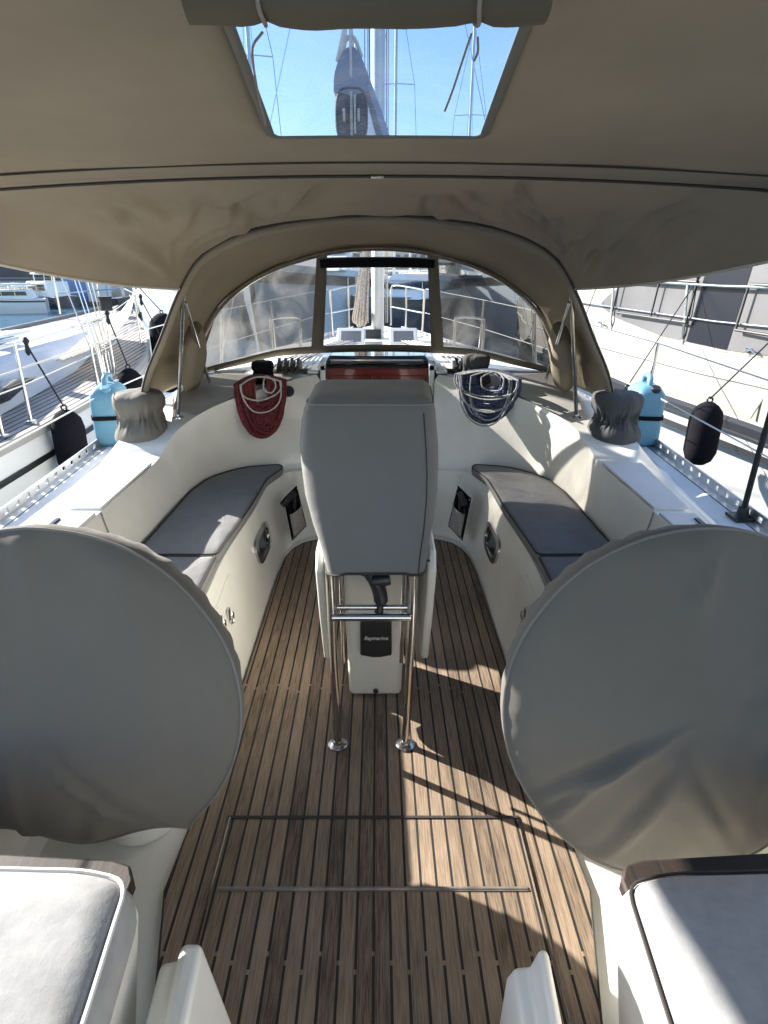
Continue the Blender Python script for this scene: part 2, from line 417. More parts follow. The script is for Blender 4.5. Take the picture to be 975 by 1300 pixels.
# wheel wells
for sx in (-1, 1):
    mb = MB()
    prof = [(.40, -.012), (.58, -.012), (1.02, -.012), (1.06, .02), (1.085, .42), (1.14, .665), (1.16, .675), (1.27, .675), (1.43, .55), (1.68, .56)]
    mb.grid([[(x * sx, y, z) for x, z in prof] for y in (1.62, 1.4, 1.1, .8, .3, -.3, -1.0)])
    mb.build('wheel_well_moulding', GEL, yacht, smooth=30)
    # helm seat box
    mb = MB()
    y0, y1 = -.35, .84
    mb.prism([(.53 * sx, y0), (.53 * sx, y1 - .05), (.58 * sx, y1), (1.10 * sx, y1), (1.10 * sx, y0)], 'z', -.01, .02)
    mb.add([(sx * .53, y0, 0), (sx * .53, .78, 0), (sx * .60, .84, 0), (sx * 1.1, .87, 0), (sx * 1.1, y0, 0),
            (sx * .455, y0, .50), (sx * .455, .80, .50), (sx * .50, .85, .50), (sx * 1.12, .91, .50), (sx * 1.12, y0, .50)],
           [(0, 1, 6, 5), (1, 2, 7, 6), (2, 3, 8, 7), (3, 4, 9, 8), (4, 0, 5, 9), (5, 6, 7, 8, 9)])
    mb.build('helm_seat_base', GEL, yacht, bevel=.012, segs=3)
    mb = MB(); p = [(.474, -.3), (.474, .835), (.492, .866), (.53, .878), (1.13, .915), (1.13, -.3)]
    mb.prism([(x * sx, y) for x, y in p][::sx], 'z', .503, .535)
    mb.build('teak_seat_top', TEAKD, yacht, bevel=.006)
# bridge deck, bulkhead centre
mb = MB()
mb.grid([[(-.345, 3.655, -.012), (.345, 3.655, -.012)], [(-.36, 3.69, .42), (.36, 3.69, .42)], [(-.36, 3.93, .44), (.36, 3.93, .44)], [(-.36, 3.96, .60), (.36, 3.96, .60)]])
mb.build('bridge_deck', GEL, yacht)
# companionway
mb = MB(); mb.box((0, 3.99, .80), (.66, .025, .42))
wb = mb.build('companionway_door', MAHOG, yacht, bevel=.006)
for x in (-.165, .165):
    mb = MB(); mb.box((x, 3.974, .80), (.28, .010, .33)); mb.build('door_panel', MAHOG, wb, bevel=.005)
mb = MB(); mb.lathe([(.012, 0), (.012, .012), (.008, .02)], (.10, 3.974, .90), 12, Matrix.Rotation(R(90), 4, 'X')); mb.build('door_lock', STEEL, wb)
for sx in (-1, 1):
    mb = MB(); mb.box((sx * .345, 3.97, .79), (.035, .09, .50)); mb.box((sx * .352, 4.35, 1.02), (.05, .85, .035))
    mb.build('companionway_track', ALU, yacht, bevel=.004)
    mb = MB(); mb.box((sx * .405, 4.30, .998), (.07, .80, .02)); mb.build('slide_coaming', ALUP, yacht, bevel=.004)
mb = MB(); mb.box((0, 4.42, 1.035), (.66, .80, .03)); mb.build('sliding_hatch', DARKGL, yacht, bevel=.008)
mb = MB(); mb.tube([(-.3, 4.02, 1.045), (.3, 4.02, 1.045)], .014, 10); mb.build('hatch_grip', STEEL, yacht)
# coachroof
mb = MB(); rows = []
for Y, hw, ztop, zs, yo in ((4.06, 1.185, 1.0, .97, 0), (4.4, 1.17, 1.03, .98, 0), (5.0, 1.12, 1.02, .94, 0), (6.0, .98, .97, .88, 0), (7.0, .74, .88, .80, 0), (7.6, .52, .78, .72, 0), (7.8, .42, .70, .66, 0)):
    row = []
    for t in [i / 20 * 2 - 1 for i in range(21)]:
        e = abs(t) ** 3
        z = lerp(ztop, zs, t * t) if abs(t) < .93 else lerp(lerp(ztop, zs, t * t), .60 + (Y - 4) * .02, (abs(t) - .93) / .07)
        row.append((t * (hw + .25 * ss(.9, 1, abs(t))), Y, z))
    rows.append(row)
mb.grid(rows); mb.build('coachroof', GEL, yacht, smooth=40)
# grey nonskid ledge on top of the wall under the sprayhood
for sx in (-1, 1):
    a = [(1.00, 3.32, .862), (.90, 3.42, .895), (.79, 3.56, .931), (.64, 3.74, .951), (.50, 3.86, .971)]
    b = [(1.15, 3.42, .868), (1.17, 3.54, .893), (1.17, 3.72, .923), (1.15, 3.90, .952), (1.12, 4.02, .968)]
    mb = MB(); mb.grid([[(sx * p[0], p[1], p[2] + .003) for p in spl(a, 14)], [(sx * p[0], p[1], p[2] + .003) for p in spl(b, 14)]]); mb.build('nonskid_ledge', NONSKID, yacht, smooth=40)
# hull and decks
EDGE = [(-1.6, 1.50, .56), (0, 1.62, .56), (1.62, 1.68, .56), (2.5, 1.70, .565), (3.2, 1.725, .57), (4.06, 1.735, .59), (5.2, 1.66, .60), (6.4, 1.42, .62), (7.6, 1.05, .66), (8.7, .60, .70), (9.5, .12, .74)]
def edge_at(y): return interp([(e[0], e[1]) for e in EDGE], y), interp([(e[0], e[2]) for e in EDGE], y)
mb = MB()
for sx in (-1, 1):
    E = spl([(e[1], e[0], e[2]) for e in EDGE], 60)
    mb.grid([[(sx * p[0] * k + 0, p[1] + dyy * (p[1] > 8), p[2] if zz is None else zz) for p in E] for k, dyy, zz in ((1, 0, None), (1.01, 0, .35), (.97, -.1, -.4), (.80, -.3, -1.1))])
mb.build('hull', HULLW, yacht)
mb = MB(); Ys = [4.06, 4.8, 5.6, 6.4, 7.2, 7.8, 8.4, 9.0, 9.45]
mb.grid([[(-edge_at(y)[0], y, edge_at(y)[1]), (-edge_at(y)[0] * .5, y, edge_at(y)[1] + .015), (0, y, edge_at(y)[1] + .03), (edge_at(y)[0] * .5, y, edge_at(y)[1] + .015), (edge_at(y)[0], y, edge_at(y)[1])] for y in Ys])
mb.build('foredeck', GEL2, yacht)
mb = MB(); mb.grid([[(-1.5, -1.6, z), (1.5, -1.6, z)] for z in (-1.1, .56)]); mb.grid([[(-1.5, y, .0), (1.5, y, .0)] for y in (-1.0, -1.6)]); mb.build('transom', HULLW, yacht)
# side deck nonskid panels
for sx in (-1, 1):
    mb = MB(); E = []
    ys = [1.2 + i * .15 for i in range(18)]
    rows = [[], []]
    for y in ys:
        x5 = interp([(s[5][1], s[5][0]) for s in ST], y); rows[0].append((sx * (x5 + .03), y, interp([(s[5][1], s[5][2]) for s in ST], y) + .004))
        ex, ez = edge_at(y); rows[1].append((sx * (ex - .07), y, ez + .003))
    mb.grid(rows); mb.build('nonskid_side_deck', GEL2, yacht)
# toe rails with slots
for sx in (-1, 1):
    mb = MB(); y = -1.0
    def P(y, dxx, dz): ex, ez = edge_at(y); return Vector((sx * (ex - dxx), y, ez + dz))
    while y < 9.0:
        y2 = y + .10
        for (d0, z0, z1) in ((.012, 0, .018), (.012, .042, .056)):
            vs = [P(y, d0, z0), P(y, d0 + .008, z0), P(y, d0 + .008, z1), P(y, d0, z1), P(y2, d0, z0), P(y2, d0 + .008, z0), P(y2, d0 + .008, z1), P(y2, d0, z1)]
            mb.add(vs, [(0, 1, 2, 3), (4, 7, 6, 5), (0, 4, 5, 1), (1, 5, 6, 2), (2, 6, 7, 3), (3, 7, 4, 0)])
        ya, yb = y, y + .066
        vs = [P(ya, .012, .018), P(ya, .02, .018), P(ya, .02, .042), P(ya, .012, .042), P(yb, .012, .018), P(yb, .02, .018), P(yb, .02, .042), P(yb, .012, .042)]
        mb.add(vs, [(0, 3, 2, 1), (4, 5, 6, 7), (0, 1, 5, 4), (1, 2, 6, 5), (2, 3, 7, 6), (3, 0, 4, 7)])
        mb.add([P(y, .015, -.004), P(y, .065, -.004), P(y, .065, .006), P(y, .02, .006), P(y2, .015, -.004), P(y2, .065, -.004), P(y2, .065, .006), P(y2, .02, .006)], [(2, 3, 7, 6), (1, 2, 6, 5)])
        y = y2
    mb.build('toe_rail', ALU, yacht, smooth=25)
# stanchions and lifelines
stY = [-.2, 2.56, 3.82, 5.5, 7.1]
def st_top(sx, y): ex, ez = edge_at(y); return Vector((sx * (ex + (-.035 if y < 8 else 0)), y, ez + .60))
for sx in (-1, 1):
    for y in stY:
        if sx < 0 and abs(y - 2.56) < .01: continue
        ex, ez = edge_at(y); ex -= .055
        mb = MB(); mb.tube([(sx * ex, y, ez), (sx * (ex + .006), y, ez + .3), st_top(sx, y)], .0125, 12)
        s_ = mb.build('stanchion', BLKR if (sx > 0 and abs(y - 2.56) < .01) else STEEL, yacht)
        mb = MB(); mb.lathe([(.042, 0), (.042, .012), (.026, .02), (.022, .06), (.0, .065)], (sx * ex, y, ez + .003), 16); mb.box((sx * (ex - .01), y, ez + .01), (.08, .10, .014))
        mb.build('stanchion_base', BLACK if (sx > 0) else STEEL, s_, bevel=.002)
    for dz in (0, -.30):
        pts = []
        for y in [-.2, 3.82, 5.5, 7.1, 8.6]:
            p = st_top(sx, y); pts.append(Vector((p.x, y, p.z + dz)))
        mb = MB(); mb.tube(pts, .004, 6); mb.build('lifeline', PALEP, yacht)
# bow pulpit
mb = MB()
for sx in (-1, 1):
    mb.tube(spl([(sx * .62, 8.55, 1.28), (sx * .45, 8.95, 1.30), (sx * .26, 9.35, 1.31), (sx * .20, 9.42, 1.24), (sx * .20, 9.40, .76)], 24), .0135, 10)
    mb.tube([(sx * .62, 8.55, 1.28), (sx * .60, 8.55, .70)], .0135, 10)
    mb.tube([(sx * .60, 8.56, 1.0), (sx * .40, 9.0, 1.01), (sx * .21, 9.38, 1.02)], .011, 10)
    mb.tube([(sx * .40, 9.0, 1.30), (sx * .40, 9.0, .72)], .0125, 10)
mb.build('bow_pulpit', STEEL, yacht)
# foredeck hatches by the mast, mast-side grab bars, small deck hatch
for sx in (-1, 1):
    mb = MB(); mb.box((sx * .22, 5.35, 1.05), (.24, .03, .22), rx=R(-60)); hh = mb.build('open_deck_hatch', ALUP, yacht, bevel=.01)
    mb = MB(); mb.box((sx * .22, 5.335, 1.052), (.18, .012, .16), rx=R(-60)); mb.build('hatch_pane', DARKGL2, hh, bevel=.006)
    mb = MB(); mb.tube(spl([(sx * .62, 5.1, 1.0), (sx * .62, 5.1, 1.19), (sx * .65, 5.1, 1.23), (sx * .82, 5.1, 1.22), (sx * .85, 5.1, 1.18), (sx * .85, 5.1, .97)], 24), .012, 10)
    mb.build('mast_grab_bar', STEEL, yacht)
mb = MB(); mb.box((-.03, 4.95, 1.045), (.14, .10, .04)); mb.build('deck_organizer', ALUP, yacht, bevel=.006)
# line clutches and organisers on the coachroof under the hood
for sx in (-1, 1):
    for k in range(4):
        mb = MB(); mb.box((sx * (.50 + k * .04), 3.98 + .0 * k, 1.02), (.028, .13, .06)); mb.box((sx * (.50 + k * .04), 3.93, 1.05), (.02, .10, .016), rx=R(25))
        mb.build('line_clutch', BLACK, yacht, bevel=.004)
    for k in range(5):
        mb = MB(); mb.tube(spl([(sx * (.50 + k * .04), 3.93, 1.015), (sx * (.49 + k * .037), 4.1, 1.03), (sx * (.40 + k * .03), 4.5, 1.04), (sx * (.12 + k * .03), 5.6, 1.02)], 14), .005, 6)
        mb.build('control_line', WHITER if k % 2 else FLECKR, yacht)
# locker lids on the coaming
for sx in (-1, 1):
    for (y0, y1) in ((2.36, 2.93), (1.72, 2.31)):
        def cx(k, y): return interp([(s[k][1], s[k][0]) for s in ST], y), interp([(s[k][1], s[k][2]) for s in ST], y)
        mb = MB(); vs = []
        for (y, ta, tb) in ((y0, .02, .02), (y1, .02, .02)):
            (x3, z3), (x4, z4) = cx(3, y), cx(4, y)
            a = (x3 + .008, z3 + .004); b = (x4 + .02, z4 + .003)
            vs += [(sx * a[0], y, a[1] + .008), (sx * b[0], y, b[1] + .006), (sx * b[0], y, b[1] - .004), (sx * a[0], y, a[1] - .004)]
        mb.add(vs, [(0, 1, 2, 3), (4, 7, 6, 5), (0, 4, 5, 1), (1, 5, 6, 2), (2, 6, 7, 3), (3, 7, 4, 0)])
        lid = mb.build('locker_lid', GEL2 if sx > 0 else GEL2, yacht, bevel=.003)
        x4, z4 = cx(4, y0 + .22)
    mb = MB(); x4, z4 = cx(4, 2.2); mb.box((sx * (x4 - .005), 2.2, z4 + .012), (.016, .09, .008)); mb.build('lid_latch', BLACK, yacht)
    # moulded seam of the seat back where the lids meet
    mb = MB(); a = []
    for t in [i / 10 for i in range(11)]:
        y = 2.335 - .05 * t * (1 - t) * 2; x2 = interp([(s[2][1], s[2][0]) for s in ST], y); x3 = interp([(s[3][1], s[3][0]) for s in ST], y)
        a.append((sx * (lerp(x3, x2, t) - .002), y, lerp(.69, .44, t)))
    mb.tube(a, .0035, 6); mb.build('locker_seam', CONC, yacht)
# portholes, lockers, shackles
def seatfront(y, z):   # x on the seat front face
    a = interp([(s[0][1], s[0][0]) for s in ST], y); b = interp([(s[1][1], s[1][0]) for s in ST], y)
    return lerp(a, b, (z + .012) / .432)
for sx in (-1, 1):
    def ring(cy, cz, hy, hz, rr, n=28):
        out = []
        for i in range(n):
            q = 2 * PI * i / n; c_, s_ = math.cos(q), math.sin(q)
            e = .55
            yy = cy + hy * (abs(c_) ** e) * (1 if c_ > 0 else -1); z = cz + hz * (abs(s_) ** e) * (1 if s_ > 0 else -1)
            out.append((yy, z))
        return out
    cy, cz = 3.0, .245
    o1 = ring(cy, cz, .165, .075, 0); o2 = ring(cy, cz, .125, .052, 0)
    mb = MB(); rows = []
    for rg, d in ((o1, 0.0), (o1, .012), (o2, .014), (o2, .004)):
        rows.append([(sx * (seatfront(y, z) - d), y, z) for y, z in rg])
    mb.grid(rows, closed=True)
    ph = mb.build('porthole', STEEL, yacht, smooth=40)
    mb = MB(); mb.add([(sx * (seatfront(y, z) - .006), y, z) for y, z in o2], [tuple(range(len(o2)))]); mb.build('porthole_glass', DARKGL, ph)
    # raised locker door panel
    mb = MB(); q = [(2.0, .05), (2.0, .34), (2.42, .36), (2.50, .30), (2.42, .05)]
    vs = [(sx * (seatfront(y, z) - .006), y, z) for y, z in q] + [(sx * (seatfront(y, z) + .01), y, z) for y, z in q]
    mb.add(vs, [(0, 1, 2, 3, 4)] + [(i, (i + 1) % 5, 5 + (i + 1) % 5, 5 + i) for i in range(5)])
    mb.build('locker_door', GEL, yacht, bevel=.003)
    for (y, z) in ((2.24, .26), (2.13, .29)):
        x = seatfront(y, z) - .012
        mb = MB(); mb.box((sx * (x + .003), y, z), (.008, .035, .055)); mb.tube([(sx * (x - .012), y + .016 * math.cos(q), z - .012 + .026 * math.sin(q)) for q in [2 * PI * i / 16 for i in range(16)]], .004, 6, closed=True)
        mb.build('padeye', STEEL, yacht)
# instrument dome on the left bulkhead
mb = MB(); mb.lathe([(.034, 0), (.034, .02), (.024, .034), (0, .038)], (-.545, 3.79, .90), 20, Matrix.Rotation(R(80), 4, 'X')); mb.build('bulkhead_instrument', BLACK, yacht)

# cockpit sole
out = []
def solex(y): return interp([(-1, .50), (.5, .50), (.84, .515), (1.2, .60), (1.5, .585), (2.0, .565), (3.1, .562), (3.3, .55), (3.42, .52), (3.5, .47), (3.55, .40), (3.57, .3)], y)
ys = [-.6, 0, .5, .84, 1.0, 1.2, 1.35, 1.5, 1.75, 2.0, 2.5, 3.0, 3.1, 3.2, 3.3, 3.36, 3.42, 3.46, 3.5, 3.53, 3.555, 3.57]
mb = MB(); mb.grid([[(-solex(y), y, z) for z in (-.011, 0)] + [(solex(y), y, z) for z in (0, -.011)] for y in ys])
mb.build('teak_sole', TEAK, yacht, smooth=0)
mb = MB(); mb.add([(-.62, -1.0, -.013), (.62, -1.0, -.013), (.62, 3.7, -.013), (-.62, 3.7, -.013)], [(0, 1, 2, 3)]); mb.build('cockpit_floor_pan', GEL, yacht, smooth=0)
# dark margin line round the sole
mb = MB()
for sx in (-1, 1):
    mb.tube([(sx * (solex(y) + .001), y, .0005) for y in ys], .0028, 6)
mb.build('sole_edge_caulking', PIPE, yacht)
# hatch in the sole
mb = MB(); mb.box((-.012, 1.447, .002), (.93, .009, .004)); hz = mb.build('floor_hatch_gap', PIPE, yacht, smooth=0)
hz.name = 'floor_hatch'
for x in (-.470, .450):
    mb = MB(); mb.box((x - .004 * 0, .86, .0025), (.005, 1.17, .005)); mb.build('steel_edge_strip', STEEL, hz)
mb = MB(); mb.tube([(-.45, 1.205, .003), (.425, 1.205, .003)], .0035, 8); mb.box((-.012, 1.205, .0015), (.88, .013, .003)); mb.build('piano_hinge', mat('worn_hinge', (.30, .27, .24), .45, metal=.6, var=.3, vscale=14), hz)
# seat support brackets at bottom of frame
def bracket(poly, y0, y1, lab=None):
    mb = MB(); n = len(poly); f = [(x, y0, z) for x, z in poly]
    cx_ = sum(p[0] for p in poly) / n
    b = [((x - cx_) * 1.0 + cx_, y1, z * .9) for x, z in poly]
    mb.add(b + f, [tuple(range(n - 1, -1, -1)), tuple(range(n, 2 * n))] + [(i, (i + 1) % n, n + (i + 1) % n, n + i) for i in range(n)])
    return mb.build('moulded_foot_brace', GEL, yacht, bevel=.012, segs=3)
bracket([(-.50, -.01), (-.435, .345), (-.40, .355), (-.385, .405), (-.345, .405), (-.285, -.01)], .80, .62)
bracket([(.255, -.01), (.262, .30), (.275, .33), (.305, .335), (.318, .385), (.338, .388), (.39, -.01)], .80, .64)

# ------------------------------------------------------------------ cushions
def cushion(name, pts, z0, z1, m, label, cat, group, pipe, rad=.012, tilt=0, rnd=.03, parts=True):
    """plan polygon -> soft slab with a piping part"""
    P = []
    n = len(pts)
    for i in range(n):     # round corners
        a, b, c = Vector(pts[i - 1]), Vector(pts[i]), Vector(pts[(i + 1) % n])
        r = min(rnd if not (len(pts[i]) > 2) else pts[i][2], (a.xy - b.xy).length * .45, (c.xy - b.xy).length * .45)
        p0 = b.xy + (a.xy - b.xy).normalized() * r; p2 = b.xy + (c.xy - b.xy).normalized() * r
        for t in (0, .25, .5, .75, 1):
            P.append(p0 * (1 - t) ** 2 + b.xy * 2 * t * (1 - t) + p2 * t * t)
    # densify
    Q = []
    for i in range(len(P)):
        a, b = P[i], P[(i + 1) % len(P)]; k = max(1, int((b - a).length / .035))
        for j in range(k): Q.append(a.lerp(b, j / k))
    c = sum(Q, Vector((0, 0))) / len(Q)
    mb = MB(); h = z1 - z0; n = len(Q); rows = []
    nor = []
    for i in range(n):
        t = (Q[(i + 1) % n] - Q[i - 1]).normalized(); nor.append(Vector((t.y, -t.x)))
    area = sum(Q[i].x * Q[(i + 1) % n].y - Q[(i + 1) % n].x * Q[i].y for i in range(n))
    if area < 0: nor = [-v for v in nor]
    def rowat(off, z, wob=0):
        return [(Q[i].x - nor[i].x * off, Q[i].y - nor[i].y * off, z + wob * noise.noise(Vector((Q[i].x * 9, Q[i].y * 9, z * 5)))) for i in range(n)]
    rows = [rowat(.008, z0), rowat(0, z0 + h * .2), rowat(-.003, z0 + h * .55, .0), rowat(.0 if h < .08 else .006, z1 - h * (.16 if h < .08 else .22), .002), rowat(.006 if h < .08 else .022, z1 - h * .03, .002)]
    for k in range(1, 9):
        f = k / 9
        rr = []
        for i in range(n):
            x = lerp(rows[4][i][0], c.x, f); y = lerp(rows[4][i][1], c.y, f)
            z = z1 + .010 * (1 - (1 - f) ** 3) + .006 * noise.noise(Vector((x * 5, y * 5, 3))) * min(1, f * 4) + .003 * noise.noise(Vector((x * 4, y * 26, 8))) * min(1, f * 3)
            rr.append((x, y, z))
        rows.append(rr)
    mb.grid(rows, closed=True)
    k = len(mb.v); mb.add([(c.x, c.y, z1 + .011)], [])
    base = k - n
    for i in range(n): mb.f.append([base + i, base + (i + 1) % n, k]); mb.mi.append(0)
    mb.add([p for p in rows[0]], [tuple(range(n - 1, -1, -1))])
    th = thing(name, label, cat, (0, 0, 0), group)
    th.location = (c.x, c.y, z0)
    o = mb.build('cushion_pad', m, th, smooth=60); o.matrix_parent_inverse = Matrix.Translation(-th.location)
    sx_pipe = pipe is not PIPE or h < .08
    mb = MB(); mb.tube([Vector(p) + Vector((0, 0, .001)) for p in rowat(.0005 if h < .08 else .010, z1 - h * (.05 if h < .08 else .11), .002)], .0042 if sx_pipe else .003, 6, closed=True)
    pp = mb.build('piping', pipe, th); pp.matrix_parent_inverse = Matrix.Translation(-th.location)
    return th
SEATP = [(-.690, 2.385), (-.652, 2.95), (-.640, 3.38, .08), (-.575, 3.58, .03), (-.60, 3.65, .04), (-.82, 3.60, .12), (-.99, 3.40, .10), (-1.03, 3.15), (-1.05, 2.385)]
SEATA = [(-.680, 1.66), (-.692, 2.370, .02), (-1.05, 2.370, .02), (-1.07, 1.66)]
for sx, nm in ((-1, 'left'), (1, 'right')):
    def mir(L): return [(p[0] * (1 if sx < 0 else -1),) + tuple(p[1:]) for p in L]
    cushion('seat_cushion', mir(SEATP), .425, .475, GREYC, ('long shaped grey seat cushion on the left bench, sunlit strip along its edge' if sx < 0 else 'long shaped grey seat cushion on the right bench, wholly in shade'), 'seat cushion', 'grey cushions on the cockpit benches', PIPE)
    cushion('seat_cushion', mir(SEATA), .425, .475, GREYC, ('square grey seat cushion on the left bench, half hidden by the left wheel cover' if sx < 0 else 'square grey seat cushion on the right bench, half hidden by the right wheel cover'), 'seat cushion', 'grey cushions on the cockpit benches', PIPE)
HELM = [(-.405, .10), (-.405, .50, .06), (-.425, .755, .10), (-.52, .775, .03), (-1.12, .79), (-1.12, .10)]
cushion('helm_cushion', HELM, .54, .662, PALEC, 'pale fabric helm seat cushion at bottom left, fully in the sun', 'seat cushion', 'thick cushions on the helm seats', PALEP, rnd=.05)
cr_ = cushion('helm_cushion', [(-p[0],) + tuple(p[1:]) for p in HELM], .54, .655, PALEC, 'pale fabric helm seat cushion at bottom right, crossed by a slanting shadow', 'seat cushion', 'thick cushions on the helm seats', PIPE, rnd=.05)
mb = MB(); mb.box((.4035, .50, .60), (.002, .018, .05)); t_ = mb.build('care_tag', HEM, cr_); t_.matrix_parent_inverse = Matrix.Translation(-cr_.location)
mb = MB(); mb.box((.4018, .50, .61), (.002, .008, .018)); t_ = mb.build('tag_mark', REDT, cr_); t_.matrix_parent_inverse = Matrix.Translation(-cr_.location)

# ------------------------------------------------------------------ steering wheels and their covers
def wheel(sx):
    lab = ('steering wheel under the left grey cover, its black rim showing below the hem' if sx < 0 else 'steering wheel wholly hidden under the right grey cover')
    th = thing('steering_wheel', lab, 'steering wheel', (sx * .755, 1.25, -.01), 'steering wheels under covers')
    c = Vector((0, .035, .672)); T = Matrix.Rotation(R(-9), 4, 'X')
    ringp = [c + T @ Vector((.358 * math.cos(q), 0, .358 * math.sin(q))) for q in [2 * PI * i / 48 for i in range(48)]]
    mb = MB(); mb.tube(ringp, .016, 10, closed=True); mb.build('rim', BLACK, th)
    for k in range(5):
        q = R(90 + 72 * k); mb = MB(); mb.tube([c, c + T @ Vector((.35 * math.cos(q), 0, .35 * math.sin(q)))], .007, 8); mb.build('spoke', STEEL, th)
    mb = MB(); mb.lathe([(.12, 0), (.10, .1), (.085, .5), (.09, .74), (.06, .80)], (0, .22, 0), 20); mb.build('binnacle', GEL, th)
    mb = MB(); mb.tube([c, c + Vector((0, .12, 0))], .03, 12); mb.build('hub', STEEL, th)
for sx in (-1, 1): wheel(sx)
def wheel_cover(sx):
    mb = MB(); rows = []; nA = 180
    rnd = 11 if sx < 0 else 23
    T = Matrix.Rotation(R(-9), 4, 'X'); c = Vector((sx * (.775 if sx < 0 else .75), 1.205, .65))
    def edge(q):
        r = .445
        x = math.cos(q) * r; z = math.sin(q) * r
        if sx < 0 and z < -.33:      # flat hem, drawn up
            z = lerp(z, -.355, .85) - .02 * math.sin(x * 16 + 1.2)
        if sx > 0 and z < -.2:
            z *= 1.0 + .10 * ss(-.2, -.44, z); x *= 1 + .0 * z
        k = 1 + .005 * noise.noise(Vector((math.cos(q) * 3, math.sin(q) * 3, rnd))) + .002 * noise.noise(Vector((math.cos(q) * 14, math.sin(q) * 14, rnd)))
        return x * k, z * k
    fr = [0, .04, .1, .18, .27, .36, .45, .54, .62, .70, .78, .85, .91, .955, .98, .995, 1.0]
    def fold(x, z, f, q):
        # pull folds radiating from the top and the seam, gentle sag
        v = 0
        xr = x * sx - (.10 if sx < 0 else .16) - .16 * (z < .4) * 0
        v += .26 * max(0, xr + .012 * noise.noise(Vector((z * 6, 1, rnd)))) * ss(-.46, -.2, z) ; v -= .012 * math.exp(-(xr / .02) ** 2)
        v += .026 * noise.noise(Vector((x * 3.2, z * 2.0, rnd))) + .008 * noise.noise(Vector((x * 8 + z * 3, z * 3.5, rnd + 3)))
        ax_ = (x * sx + .10)          # vertical seam left of centre
        v += -.012 * math.exp(-((x + .02 - .10 * sx * (z - .4) * .3) / .028) ** 2) * ss(.1, .42, z) - .010 * math.exp(-((x - .17 * sx) / .022) ** 2) * ss(-.35, .3, z)
        if sx > 0:
            for (x0, z0, ang, L, wd, am) in ((-.22, -.16, 35, .17, .016, .016), (-.1, -.26, 60, .16, .018, .013), (.02, -.22, -55, .18, .016, .012), (-.28, -.25, 50, .12, .014, .014), (.12, -.05, 70, .2, .02, .010), (-.02, .33, 62, .12, .012, .008)):
                ca, sa = math.cos(R(ang)), math.sin(R(ang)); u_ = (x - x0) * ca + (z - z0) * sa; w_ = -(x - x0) * sa + (z - z0) * ca
                v += -1.25 * am * math.exp(-(w_ / wd) ** 2) * math.exp(-(u_ / L) ** 2) + am * .8 * math.exp(-((w_ - wd * 1.8) / wd) ** 2) * math.exp(-(u_ / L) ** 2)
            v += .012 * noise.noise(Vector((x * 9, z * 9, 4))) * ss(0, -.3, z)
        else:
            for (x0, z0, ang, L, wd, am) in ((.05, -.17, -48, .12, .013, .013), (.10, -.28, 62, .12, .016, .012), (.22, -.02, 80, .18, .02, .006), (-.02, -.3, 20, .1, .02, .008)):
                ca, sa = math.cos(R(ang)), math.sin(R(ang)); u_ = (x - x0) * ca + (z - z0) * sa; w_ = -(x - x0) * sa + (z - z0) * ca
                v += -1.25 * am * math.exp(-(w_ / wd) ** 2) * math.exp(-(u_ / L) ** 2) + am * .8 * math.exp(-((w_ - wd * 1.8) / wd) ** 2) * math.exp(-(u_ / L) ** 2)
        v += .005 * math.cos(q * 47 + 3 * noise.noise(Vector((math.cos(q) * 2, math.sin(q) * 2, 1)))) * ss(.86, .98, f) * (.4 + noise.noise(Vector((q, 2, rnd))))
        return v
    for f in fr:
        row = []
        for i in range(nA):
            q = 2 * PI * i / nA; x, z = edge(q); x *= f; z *= f
            y = -.02 - .055 * (1 - f ** 2.6) + fold(x, z, f, q) * ss(1.0, .93, f) + .012 * ss(.93, 1, f)
            row.append(c + T @ Vector((x, y, z)))
        rows.append(row)
    for yy, sc in ((.030, 1.0), (.07, .972), (.12, .93), (.17, .875), (.25, .78), (.34, .68), (.43, .60), (.52, .52)):
        row = []
        for i in range(nA):
            q = 2 * PI * i / nA; x, z = edge(q)
            k = sc + .007 * math.cos(q * 41 + 2 * noise.noise(Vector((q * 3, 0, rnd)))) * (sc < 1)
            pv = c + T @ Vector((x * k + sx * .14 * ss(.2, .5, yy), yy + .01 * noise.noise(Vector((q * 8, 1, rnd))), z * k + .03 * ss(.2, .5, yy)))
            if yy > .3: pv.z = max(pv.z, .515)
            row.append(pv)
        rows.append(row)
    mb.grid(rows, closed=True); mb.add(rows[-1], [tuple(range(nA))])
    o = mb.build('wheel_cover', GREYW, smooth=80)
    rim_ = rows[len(fr) - 1]
    mb = MB(); mb.tube([p + Vector((0, -.001, 0)) for p in rim_], .0032, 6, closed=True); mb.build('edge_binding', GREY, o)
    tag(o, 'round grey canvas cover over the left steering wheel, its hem lifted off the black rim' if sx < 0 else 'round grey canvas cover over the right steering wheel, creased along its lower half', 'wheel cover', 'covers on the twin steering wheels')
    return o
for sx in (-1, 1): wheel_cover(sx)

# ------------------------------------------------------------------ cockpit table with instrument pod, and its cover
tb = thing('cockpit_table', 'white cockpit table pedestal with drop leaves and steel guard rail', 'table', (0, 2.0, 0))
def rel(o, th): o.matrix_parent_inverse = Matrix.Translation(-Vector(th.location)); return o
mb = MB(); mb.add([(-.115, 2.04, .0), (.098, 2.04, .0), (.098, 2.28, .0), (-.115, 2.28, .0), (-.128, 1.985, .72), (.112, 1.985, .72), (.112, 2.34, .72), (-.128, 2.34, .72)],
                  [(3, 2, 1, 0), (4, 5, 6, 7), (0, 1, 5, 4), (1, 2, 6, 5), (2, 3, 7, 6), (3, 0, 4, 7)])
rel(mb.build('pedestal', GEL, tb, bevel=.022, segs=4), tb)
mb = MB(); mb.prism([(1.80, .72), (1.80, .775), (2.1, .80), (2.9, .80), (2.95, .72)], 'x', -.175, .160); rel(mb.build('table_top', GEL, tb, bevel=.01), tb)
